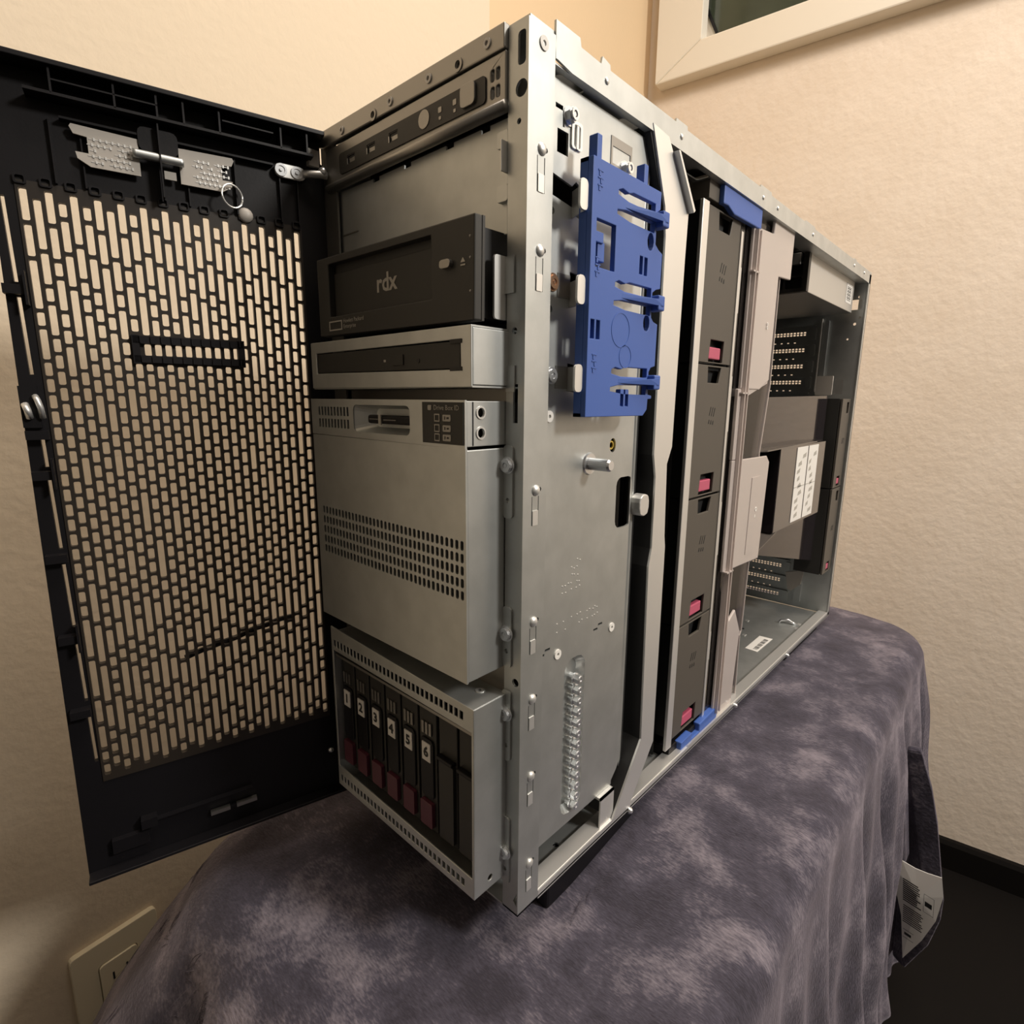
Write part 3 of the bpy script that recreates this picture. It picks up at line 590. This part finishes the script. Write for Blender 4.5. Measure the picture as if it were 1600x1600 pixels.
# ------------------------------------------------------------------ vented box with latch and drive label
vb = thing('drive_box_panel', 'narrow silver vented panel with finger latch and black drive label', 'panel', (.085, 0, .264))
vh = [rect(.0243 + i * .0035, .0243 + i * .0035 + .0019, z0, z1) for i in range(10) for z0, z1 in ((.2755, .2805), (.2685, .2735))]
MB().plate([(.0157, .2642), (.1545, .2632), (.1545, .2850), (.0157, .2850)], vh + [rr(.0625, .1140, .2672, .2820, .003)], -.0262, -.0250, FY).build('face_plate', 'steel', vb)
m_ = MB(); A = rr(.0625, .1140, .2672, .2820, .003); B = rr(.0720, .1100, .2700, .2800, .003); n = len(A)
m_.add([FY(*p, -.0255) for p in A] + [FY(*p, -.0170) for p in B], [(i, (i + 1) % n, n + (i + 1) % n, n + i) for i in range(n)] + [tuple(range(n, 2 * n))]); m_.build('finger_recess', 'steel', vb)
lt = MB().box(.0745, .1140, -.0250, -.0205, .2722, .2768).build('latch', 'black', vb, bevel=.0012)
MB().box(.0858, .0880, -.0256, -.0248, .2718, .2770).build('latch_band', 'greyink', lt); MB().box(.0770, .0850, -.0253, -.0249, .2744, .2748).build('latch_line', 'panelgrey', lt); MB().box(.0900, .1010, -.0253, -.0249, .2742, .2746).build('latch_line', 'panelgrey', lt)
lb = MB().box(.1247, .1538, -.0267, -.0262, .2648, .2840).build('label_panel', 'bezel', vb)
text('lettering', 'Drive Box ID', .0033, FY, .1425, .2814, -.0270, 'greyink', lb); MB().plate(rr(.1292, .1318, .2802, .2826, .0006), [], -.0270, -.0267, FY).build('drive_icon', 'greyink', lb)
for z in (.2768, .2720, .2677):
    MB().plate(rect(.1340, .1378, z - .0018, z + .0018), [rect(.1345, .1373, z - .0013, z + .0013)], -.0270, -.0267, FY).build('check_box', 'panelgrey', lb)
    MB().plate(rr(.1400, .1456, z - .0015, z + .0015, .0005), [rect(.1412, .1420, z - .0007, z + .0007), rect(.1428, .1445, z - .0004, z + .0004)], -.0270, -.0267, FY).build('drive_mark', 'greyink', lb)
MB().plate(rect(-.0250, .003, .2640, .2846), [circ(-.0164, .2794, .0022), circ(-.0164, .2701, .0022)], .1535, .1545, FX).build('side_plate', 'steel', vb, bevel=.0003)
for z in (.2794, .2701):
    m_ = MB(); m_.ring((.1545, -.0164, z), (1, 0, 0), .0022, .0030, .0005); m_.cyl((.1500, -.0164, z), (1, 0, 0), .0024, .001, 12); m_.build('screw_hole', 'steel_b', vb)
MB().box(.1545, .1549, -.0215, -.0212, .2645, .2842).build('seam', 'ink', vb)
MB().box(.017, .153, -.0120, .06, .2645, .2840).build('inner_body', 'dark', vb)

# ------------------------------------------------------------------ large blank cover with vent field
bc = thing('bay_cover', 'large square silver blanking cover with a band of vent slots', 'cover', (.085, 0, .148))
bh = []
for i in range(36):
    for j in range(5):
        x = .0228 + i * .00365; zt = .2199 - j * .0062 - (0.0)
        bh.append(rr(x, x + .0022, zt - .0046, zt, .0008, 2))
MB().plate([(.0157, .1480), (.1545, .1476), (.1545, .2632), (.0157, .2638)], bh, -.0260, -.0248, FY).build('cover_face', 'steel', bc)
MB().box(.1535, .1545, -.0250, .0000, .1480, .2626).build('cover_side', 'steel', bc, bevel=.0006)
m_ = MB(); m_.box(.0157, .1535, -.0250, .0, .1476, .1484); m_.box(.0157, .0165, -.0250, .0, .148, .263); m_.build('cover_return', 'steel', bc)
MB().box(.0175, .152, -.020, .02, .15, .26).build('cover_inside', 'dark', bc)

# ------------------------------------------------------------------ lower drive cage
dc = thing('drive_cage', 'lower silver drive cage framed by two rows of vent slots', 'drive cage', (.09, 0, .022))
ch = [rect(.0225 + i * .0040, .0225 + i * .0040 + .0024, z0, z1) for i in range(32) for z0, z1 in ((.1250, .1298), (.0258, .0302))]
MB().plate([(.0195, .0216), (.1570, .0220), (.1570, .1338), (.0195, .1385)], ch + [[(.0195 + .002, .0365), (.1552, .0345), (.1552, .1205), (.0195 + .002, .1222)]], -.0240, -.0230, FY).build('cage_face', 'steel', dc, bevel=.0003)
MB().plate(rect(-.0232, .000, .0222, .1336), [circ(-.0121, .0285, .0018)], .1560, .1570, FX).build('cage_side', 'steel', dc, bevel=.0003)
MB().plate([(.0195, -.0235), (.1565, -.0235), (.1565, .0), (.0195, .0)], [circ(.145, -.008, .0014)], .1330, .1338, FZ).build('cage_top', 'steel', dc)
m_ = MB(); m_.box(.0195, .1565, -.0235, .0, .0216, .0224); m_.box(.0195, .0203, -.0235, .0, .022, .134); m_.build('cage_shell', 'steel', dc)
MB().ring((.145, -.008, .1338), (0, 0, 1), .0012, .0026, .0004).build('pressed_ring', 'steel_b', dc)
MB().box(.0215, .1555, -.0225, -.0205, .1175, .1192).build('cage_lip', 'panelgrey', dc)
MB().box(.0215, .1555, .0, .002, .03, .125).build('cage_back', 'dark', dc)
# ------------------------------------------------------------------ hard drives (six numbered carriers, two blanks)
def drive(num, x0, src=None):
    lab = 'black hard drive carrier with white label %d, %s in the lower drive cage' % (num, ('leftmost', 'second from left', 'third from left', 'fourth from left', 'fifth from left', 'sixth from left')[num - 1])
    if src:
        r = src.copy(); COL.objects.link(r); r.location.x += x0 - DX0
        for c in list(src.children):
            if c.name.startswith('lettering'): continue
            k = c.copy(); COL.objects.link(k); k.parent = r
            for g in c.children:
                w_ = g.copy(); COL.objects.link(w_); w_.parent = k
        r['label'] = lab
    else:
        r = thing('hard_drive', lab, 'hard drive', (x0 + .008, -.01, .0365), 'numbered drives in the lower cage')
        MB().box(x0, x0 + .0152, -.0180, -.0010, .0370, .1180).build('carrier', 'bezel', r, bevel=.0005)
        MB().plate(rr(x0 + .0022, x0 + .0128, .0400, .0560, .001), [], -.0205, -.0180, FY).build('release_latch', 'maroon', r, bevel=.0006)
        lv = MB().plate(rr(x0 + .0018, x0 + .0132, .0580, .0960, .003), [], -.0192, -.0180, FY).build('lever', 'black', r, bevel=.0004)
        vn = MB()
        for q in range(3): vn.box(x0 + .003 + q * .0032, x0 + .005 + q * .0032, -.0190, -.0180, .0985, .1060)
        vn.build('status_lights', 'panelgrey', r)
        MB().box(x0 + .0040, x0 + .0112, -.0198, -.0191, .0822, .0935).build('number_label', 'white', r)
    text('lettering', str(num), .0085, FY, x0 + .0076, .0878, -.0200, 'ink', r, bold=.00035)
    return r
DX0 = .0115 + .0
sl = [.0207 + i * .01685 for i in range(8)]
DX0 = sl[0]
first = drive(1, sl[0])
for i in range(1, 6): drive(i + 1, sl[i], first)
for i, w_ in ((6, 'inner plain black drive blank beside drive carrier 6'), (7, 'outermost plain black drive blank at the right end of the lower cage')):
    x0 = sl[i]; b_ = thing('drive_blank', w_, 'drive blank', (x0 + .008, -.01, .0365))
    MB().box(x0, x0 + .0152, -.0175, -.0010, .0370, .1180).build('carrier', 'bezel', b_, bevel=.0005)
    MB().plate(rr(x0 + .0015, x0 + .0137, .0390, .0880, .001), [], -.0195, -.0175, FY).build('face', 'bezel', b_, bevel=.0008)
    MB().box(x0 + .0010, x0 + .0142, -.0210, -.0175, .0890, .0912).build('pull_lip', 'black', b_, bevel=.0005)

# ------------------------------------------------------------------ blue holder clipped on the bay wall
bh_ = thing('card_holder', 'blue plastic holder clipped onto the silver drive bay wall', 'holder', (XP, .065, .277))
XB0, XB1 = .1690, W + .010
bo = [(.0345, .2772), (.0905, .2772), (.0945, .2805), (.0948, .2865), (.0990, .2868), (.0990, .2885), (.0950, .2890), (.0945, .3015), (.0965, .3040), (.1010, .3050), (.1012, .3280), (.0965, .3290),
      (.0940, .3310), (.0940, .3440), (.0975, .3460), (.1020, .3470), (.1022, .3655), (.0980, .3668), (.0945, .3690), (.0945, .3850), (.0978, .3870), (.0980, .3958), (.0345, .3958)]
bhl = [circ(.0892, .3692, .0032, 14, .0045), circ(.0891, .3275, .0032, 14, .0045), rect(.0388, .0553, .3486, .3700)]
for y, z in ((.0790, .3560), (.0365, .3197), (.0660, .2870)): bhl += [rect(y, y + .0032, z - .0045, z + .0045), rect(y + .0048, y + .0080, z - .0045, z + .0045)]
for z in (.3812, .3385, .2958):
    bhl += [[(.0565, z + .0055), (.0600, z + .0068), (.0660, z + .0060), (.0700, z + .0072), (.0925, z + .0075), (.0925, z + .0025), (.0660, z + .0022), (.0565, z + .0035)],
            [(.0560, z - .0035), (.0640, z - .0022), (.0925, z - .0018), (.0925, z - .0070), (.0680, z - .0068), (.0560, z - .0055)]]
MB().plate(bo, bhl, XB1 - .0030, XB1, FX).build('holder_plate', 'blue', bh_, bevel=.0005)
m_ = MB(); m_.box(XB0, XB1 - .003, .0345, .0365, .2772, .3958); m_.box(XB0, XB1 - .003, .0345, .0900, .2772, .2790); m_.box(XB0, XB1 - .003, .0345, .0970, .3940, .3958); m_.box(XB0, XB1 - .003, .0355, .0556, .3480, .3490)
m_.build('holder_wall', 'blue', bh_)
for z in (.3812, .3385, .2958):
    m_ = MB(); m_.plate([(.0520, z), (.0620, z - .0012), (.0985, z - .0016), (.0985, z + .0022), (.0900, z + .0016), (.0620, z + .0012)], [], XB1, XB1 + .004, lambda a, b, d: (XB1 - .002 + (d - XB1 + .003) * max(0, min(1, (a - .050) / .045)), a, b))
    m_.build('spring_lever', 'blue', bh_, bevel=.0004); MB().box(XB1 - .003, XB1 + .0045, .0935, .1005, z - .0040, z + .0040).build('lever_tip', 'blue', bh_, bevel=.0008)
for y0, y1, z1 in ((.0385, .0425, .4065), (.0810, .0850, .4055)): MB().box(XB1 - .006, XB1 - .001, y0, y1, .3950, z1).build('hook', 'blue', bh_, bevel=.0005)
m_ = MB(); m_.box(XB1 - .006, XB1 - .001, .0385, .0465, .3600, .3650); m_.box(XB1 - .008, XB1 - .002, .0430, .0490, .3520, .3610); m_.build('clip', 'blue', bh_, bevel=.0005)
for y, z, r in ((.0635, .3215, .0088), (.0690, .3085, .0060)): MB().ring((XB1, y, z), (1, 0, 0), r - .0005, r, .0002, 28).build('moulded_ring', 'blue', bh_)
for z in (.3850, .3470, .3020):
    m_ = MB()
    for q in range(3): m_.box(XB1, XB1 + .0003, .0392 + (q % 2) * .0012, .0398 + (q % 2) * .0012 + .0006, z + q * .0032 - .003, z + q * .0032 - .0008); m_.box(XB1, XB1 + .0003, .0385, .0425, z + q * .0032 - .001, z + q * .0032 - .0004)
    m_.build('moulded_mark', 'blue', bh_)

# ------------------------------------------------------------------ fan cage with four modules
XFN = .1605
fc = thing('fan_cage', 'tall black fan cage with silver edge strips behind the crossbar', 'fan cage', (.09, .23, .003))
MB().box(.1590, .1615, .1797, .1890, .0120, .4165).build('edge_strip', 'steel_b', fc, bevel=.0004)
es = [(.2462, .005), (.2500, .005)]
for z, s_ in ((.066, 0), (.0665, 1), (.092, 1), (.0925, 0), (.16, 0), (.1605, 1), (.205, 1), (.2055, 0), (.262, 0), (.2625, 1), (.305, 1), (.3055, 0), (.352, 0), (.3525, 1), (.385, 1), (.3855, 0), (.410, 0)): es.append((.2500 + .0012 * s_, z))
es.append((.2462, .410))
MB().plate(es, [], .1585, .1612, FX).build('edge_strip', 'steel_b', fc)
MB().box(.1560, .1590, .2500, .2575, .004, .415).build('cage_post', 'fan', fc)
MB().box(.004, .1500, .1800, .1815, .004, .430).build('cage_wall', 'dark', fc); MB().box(.100, .130, .1560, .1800, .004, .430).build('cage_wall', 'dark', fc)
MB().plate([(.1870, .4185), (.2000, .4185), (.2820, .4230), (.2820, .4360), (.1870, .4330)], [], .10, XFN + .001, FX).build('cage_cap', 'fan', fc, bevel=.0005)
MB().plate([(.2030, .4178), (.2110, .4182), (.2220, .4150), (.2740, .4160), (.2740, .4320), (.2030, .4305)], [], XFN + .0005, XFN + .0045, FX).build('blue_handle', 'blue', fc, bevel=.0008)
MB().box(.10, XFN, .1880, .2720, -.0005, .0105).build('cage_foot', 'black', fc, bevel=.001)
MB().plate([(.2010, .0010), (.2700, .0005), (.2720, .0130), (.2660, .0145), (.2350, .0130), (.2350, .0060), (.2210, .0060), (.2210, .0115), (.2010, .0110)], [], XFN - .002, XFN + .004, FX).build('blue_handle', 'blue', fc, bevel=.0008)
SEAM = [.4165, .3125, .2140, .1135, .0165]
ord_ = ['topmost', 'second from top', 'third from top', 'bottom']
for i in range(4):
    zt, zb = SEAM[i] - .0008, SEAM[i + 1] + .0008
    fm = thing('fan_module', ord_[i] + ' of the four charcoal fan modules stacked in the tall cage', 'fan', (.12, .218, zb), 'fan modules in the tall cage')
    tq = [(.2075, zt - .0012), (.2085, zt - .0125), (.2270, zt - .0125), (.2305, zt - .0012)]
    MB().plate(rect(.1895, .2458, zb, zt), [tq, [(.2065, zb + .0008), (.2310, zb + .0008), (.2320, zb + .0165), (.2085, zb + .0165)]], XFN - .002, XFN, FX).build('face', 'fan', fm, bevel=.0004)
    MB().box(.06, XFN - .006, .1895, .2455, zb, zt).build('housing', 'dark', fm)
    MB().box(XFN - .0050, XFN - .0008, .2085, .2285, zb + .0030, zb + .0115).build('release_tab', 'pink', fm, 'magenta release tab', bevel=.0008)
    mk = MB(); zc = (zt + zb) / 2 + .012
    for q in range(3):
        a = .2150 + q * .0036; b = zc - q * .0004
        mk.plate([(a, b), (a + .0008, b), (a + .0030, b + .0065), (a + .0022, b + .0065)], [], XFN, XFN + .0002, FX); mk.plate([(a - .0006, b - .006), (a + .0010, b - .006), (a + .0012, b - .0030), (a + .0004, b - .003)], [], XFN, XFN + .0002, FX)
    mk.build('airflow_mark', 'ink', fm)
for z, mm in ((.366, 'white'), (.268, 'white'), (.168, 'white'), (.079, 'white'), (.036, 'gold')):
    m_ = MB(); m_.ring((.1590, .2538, z), (1, 0, 0), .0007, .0016, .0002, 12); m_.ring((.1590, .2538, z + .0030), (1, 0, 0), .0006, .0015, .0002, 12); m_.box(.1590, .1592, .2524, .2530, z - .0065, z - .0035); m_.box(.1590, .1592, .2536, .2550, z - .0065, z - .0058); m_.box(.1590, .1592, .2536, .2550, z - .0048, z - .0041)
    m_.build('printed_mark', mm, fc)

# ------------------------------------------------------------------ clear air baffle
XA = W - .006
ab = thing('air_baffle', 'clear plastic air baffle between the fan cage and the rear slots', 'air baffle', (.14, .32, .004))
MB().plate([(.2580, .001), (.3235, .001), (.3210, .066), (.3240, .0700), (.3275, .1436), (.3275, .240), (.3380, .300), (.3362, .4310), (.2580, .4310)], [], XA - .0020, XA - .0008, FX).build('clear_sheet', 'clear', ab)
MB().plate([(.2640, .2960), (.3050, .2960), (.3256, .3045), (.3256, .3900), (.3560, .3920), (.3560, .4370), (.3080, .4350), (.3060, .4200), (.2640, .4175)], [], XA + .0005, XA + .0030, FX).build('baffle_panel', 'baffle_sheen', ab, bevel=.0008)
MB().plate([(.2640, .2900), (.2800, .2900), (.3256, .3020), (.3256, .3040), (.2640, .2962)], [], XA - .004, XA + .002, FX).build('baffle_edge', 'baffle_sheen', ab)
MB().plate([(.2590, .1432), (.3420, .1395), (.3475, .2315), (.3395, .2375), (.2590, .2385)], [], XA + .0005, XA + .0030, FX).build('baffle_panel', 'baffle_sheen', ab, bevel=.0008)
MB().plate([(.3060, .1500), (.3270, .1500), (.3280, .2200), (.3070, .2200)], [], XA + .003, XA + .0035, FX).build('pressed_window', 'baffle_sheen', ab)
MB().plate([(.2590, .2385), (.2700, .2385), (.2700, .2960), (.2590, .2960)], [], XA + .0005, XA + .0030, FX).build('baffle_panel', 'baffle_sheen', ab, bevel=.0008)
MB().plate([(.2640, .004), (.3060, .0045), (.3120, .0750), (.2960, .1000), (.2830, .0930), (.2660, .1390)], [], XA + .0005, XA + .0030, FX).build('baffle_panel', 'baffle_sheen', ab, bevel=.0008)
m_ = MB()
for y in (.2660, .2720): m_.box(XA + .002, XA + .006, y, y + .0012, .010, .415)
for z in (.384, .2920, .1420): m_.box(XA + .002, XA + .006, .2620, .2750, z, z + .0012)
m_.build('stiffening_rib', 'baffle_sheen', ab)
m_ = MB(); m_.ring((XA + .0035, .322, .190), (1, 0, 0), .0010, .0022, .0003, 14); m_.box(XA + .0033, XA + .0036, .3205, .3220, .1825, .1850); m_.build('printed_mark', 'white', ab)
m_ = MB(); m_.ring((XA + .0035, .308, .3500), (1, 0, 0), .0006, .0013, .0003, 12); m_.ring((XA + .0035, .308, .3470), (1, 0, 0), .0006, .0013, .0003, 12); m_.build('printed_mark', 'white', ab)
EP = [(.3235, .001), (.3210, .066), (.3240, .0700), (.3275, .1436), (.3275, .240), (.3380, .300), (.3362, .4310)]
m_ = MB(); m_.plate(EP + [(y + .0012, z) for y, z in EP[::-1]], [], XA - .0022, XA + .0002, FX); m_.build('sheet_edge_glint', 'baffle_sheen', ab)  # added pale strip; the sheet edge's bright line is put into its colour
# smoked cpu duct
cd = thing('cpu_duct', 'smoked plastic cooling duct with white diagram labels, behind the air baffle', 'duct', (.12, .45, .08))
def quad(p, name, m, par, t=.0012):
    P = [Vector(q) for q in p]; nn = (P[1] - P[0]).cross(P[-1] - P[0]).normalized() * t
    k = len(P); MB().add(P + [q - nn for q in P], [tuple(range(k)), tuple(range(2 * k - 1, k - 1, -1))] + [(i, (i + 1) % k, k + (i + 1) % k, k + i) for i in range(k)]).build(name, m, par)
quad([(.135, .315, .2400), (.148, .580, .2400), (.148, .580, .2945), (.135, .315, .2890)], 'upper_panel', 'smoke', cd)
quad([(.135, .315, .2400), (.157, .360, .2405), (.157, .522, .2425), (.148, .580, .2415)], 'upper_ledge', 'smokebox', cd)
quad([(.138, .345, .1390), (.148, .590, .0830), (.148, .590, .1520), (.138, .345, .1520)], 'lower_panel', 'smoke', cd)
quad([(.130, .340, .1390), (.157, .345, .1390), (.157, .4090, .1530), (.130, .400, .153)], 'lower_ledge', 'smokebox', cd)
MB().box(.05, .1565, .4000, .5600, .1530, .2405).build('label_box', 'smokebox', cd)
MB().box(.05, .1560, .3985, .3995, .1530, .2405).build('box_front', 'smoke', cd)
for y0, y1 in ((.4520, .4900), (.4935, .5300)):
    lb = MB().plate([(y0, .1560), (y1, .1560), (y1, .2385), (y0, .2385)], [], .1567, .1571, FX).build('diagram_label', 'white', cd)
    m_ = MB(); random.seed(int(y0 * 1000))
    for q in range(9):
        a = random.uniform(y0 + .003, y1 - .016); b = .160 + q * .0082; m_.plate([(a, b), (a + random.uniform(.006, .013), b + .0015), (a + random.uniform(.004, .012), b + .0062), (a + .001, b + .004)], [], .1571, .1573, FX)
    m_.box(.1571, .1573, y0, y1, .1945, .1952); m_.build('diagram_print', 'greyink', lb)
# rear fan modules
for i, (z0, z1, w_) in enumerate(((.180, .291, 'upper'), (.066, .1785, 'lower'))):
    rf = thing('fan_module', w_ + ' dark fan module by the rear edge of the chassis', 'fan', (.15, .61, z0), 'rear fan modules')
    MB().plate(rect(.5900, .6290, z0, z1), [rr(.6040, .6180, z0 + .001, z0 + .014, .001), rr(.612, .622, z1 - .018, z1 - .004, .001)], W - .006, W - .0035, FX).build('face', 'fan', rf, bevel=.0004)
    MB().box(.128, W - .007, .5890, .6290, z0, z1).build('housing', 'bezel', rf)
    MB().box(W - .009, W - .004, .6055, .6165, z0 + .004, z0 + .011).build('release_tab', 'pink', rf, 'magenta release tab', bevel=.0006)
    m_ = MB()
    for q in range(3): m_.plate([(.606 + q * .004, (z0 + z1) / 2), (.607 + q * .004, (z0 + z1) / 2), (.609 + q * .004, (z0 + z1) / 2 + .007), (.608 + q * .004, (z0 + z1) / 2 + .007)], [], W - .0035, W - .0033, FX)
    m_.build('airflow_mark', 'ink', rf)
    for z in (z0 + .03, z0 + .07): MB().box(.136, .142, .5875, .589, z, z + .004).build('connector', 'chrome', rf)
# power supply cage
ps = thing('power_supply_cage', 'silver power supply cage hanging in the upper rear corner of the chassis', 'power supply', (.10, .53, .395))
MB().box(.020, .1545, .4340, .6150, .3945, .4335).build('shell', 'psu', ps, bevel=.0006)
pf = MB(); pf.plate(rect(.020, .1560, .3940, .4345), [rect(.030 + i * .0175, .0460 + i * .0175, z, z + .0105) for i in range(7) for z in (.3975, .4095, .4215)], .4270, .4335, FY); pf.build('front_grid', 'bezel', ps)
MB().box(.021, .1550, .4325, .4338, .3945, .4335).build('front_inside', 'dark', ps)
m_ = MB(); m_.box(.140, .149, .4240, .4290, .4190, .4300); m_.build('connector', 'panelgrey', ps, bevel=.0005)
MB().dome((.128, .427, .426), (0, -1, 0), .004, .004).build('yellow_plug', 'gold', ps, smooth=True)
sk = MB().box(.1545, .1548, .5800, .6060, .4030, .4250).build('sticker', 'white', ps)
m_ = MB()
for i in range(9): m_.box(.1548, .1549, .5840, .6010, .4060 + i * .0018, .4060 + i * .0018 + (.001 if i % 2 else .0006))
m_.build('barcode', 'ink', sk)

# ------------------------------------------------------------------ care label sewn at the turned-up blanket corner

lobe = [(.2820, .56, -.1150), (.2955, .56, -.1120), (.3110, .56, -.1550), (.3213, .56, -.1950), (.3333, .56, -.2595), (.3389, .56, -.2892), (.3393, .56, -.3159), (.3322, .56, -.3581), (.3136, .56, -.4065), (.3000, .57, -.4065), (.2950, .57, -.30), (.3000, .57, -.2600)]
tg = [(.2824, .56, -.2688), (.2946, .56, -.2609), (.3080, .56, -.2630), (.3202, .56, -.2621), (.3333, .56, -.2595), (.3376, .56, -.2831), (.3348, .56, -.3192), (.3254, .56, -.3541), (.3105, .56, -.3917), (.3022, .56, -.3342)]
CV = Vector((.34277, -.19751, .28489))
def slab(pts, off, t):                       # thin curved flap facing the room
    P = [Vector(p) for p in pts]; c = sum(P, Vector()) / len(P); P = [p + (CV - p).normalized() * off for p in P]; c = c + (CV - c).normalized() * (off + .006)
    k = len(P); back = Vector((-.2, 1, .3)).normalized() * t
    m = MB().add(P + [c] + [p + back for p in P] + [c + back], [(i, (i + 1) % k, k) for i in range(k)] + [((i + 1) % k + k + 1, i + k + 1, 2 * k + 1) for i in range(k)] + [(i, (i + 1) % k, k + 1 + (i + 1) % k, k + 1 + i) for i in range(k)])
    return m
slab(lobe, .030, .008).build('turned_corner', 'plush', bl, bevel=.003)
cl_ = slab(tg, .045, .0006).build('care_label', 'white', bl, 'white printed care label')
LF = Vector((.3155, .56, -.262)); ex_ = Vector((.78, 0, .05)).normalized()
def tagpt(a, b):                             # a along the text line, b across the label
    p = Vector((.2955, .56, -.2770)) + Vector((.0320, 0, -.0060)) * a + Vector((.0070, 0, -.0900)) * b
    return p + (CV - p).normalized() * .0535
random.seed(3); m_ = MB()
def strip(a0, a1, b0, b1): m_.add([tagpt(a0, b0), tagpt(a1, b0), tagpt(a1, b1), tagpt(a0, b1)], [(0, 1, 2, 3)])
for i in range(11): strip(.06 + .018 * i * .2, .06 + random.uniform(.45, .62), .06 + i * .030, .079 + i * .030)
for i in range(9): strip(.12, .12 + random.uniform(.5, .66), .44 + i * .030, .456 + i * .030)
for a0, a1, b0, b1 in ((.74, 1.06, .10, .105), (.74, 1.06, .36, .365), (.74, .75, .10, .365), (1.05, 1.06, .10, .365), (.78, 1.0, .2, .27), (.15, .5, .80, .806), (.15, .5, .92, .926), (.2, .42, .84, .88)): strip(a0, a1, b0, b1)
m_.build('printed_text', 'ink', bl)
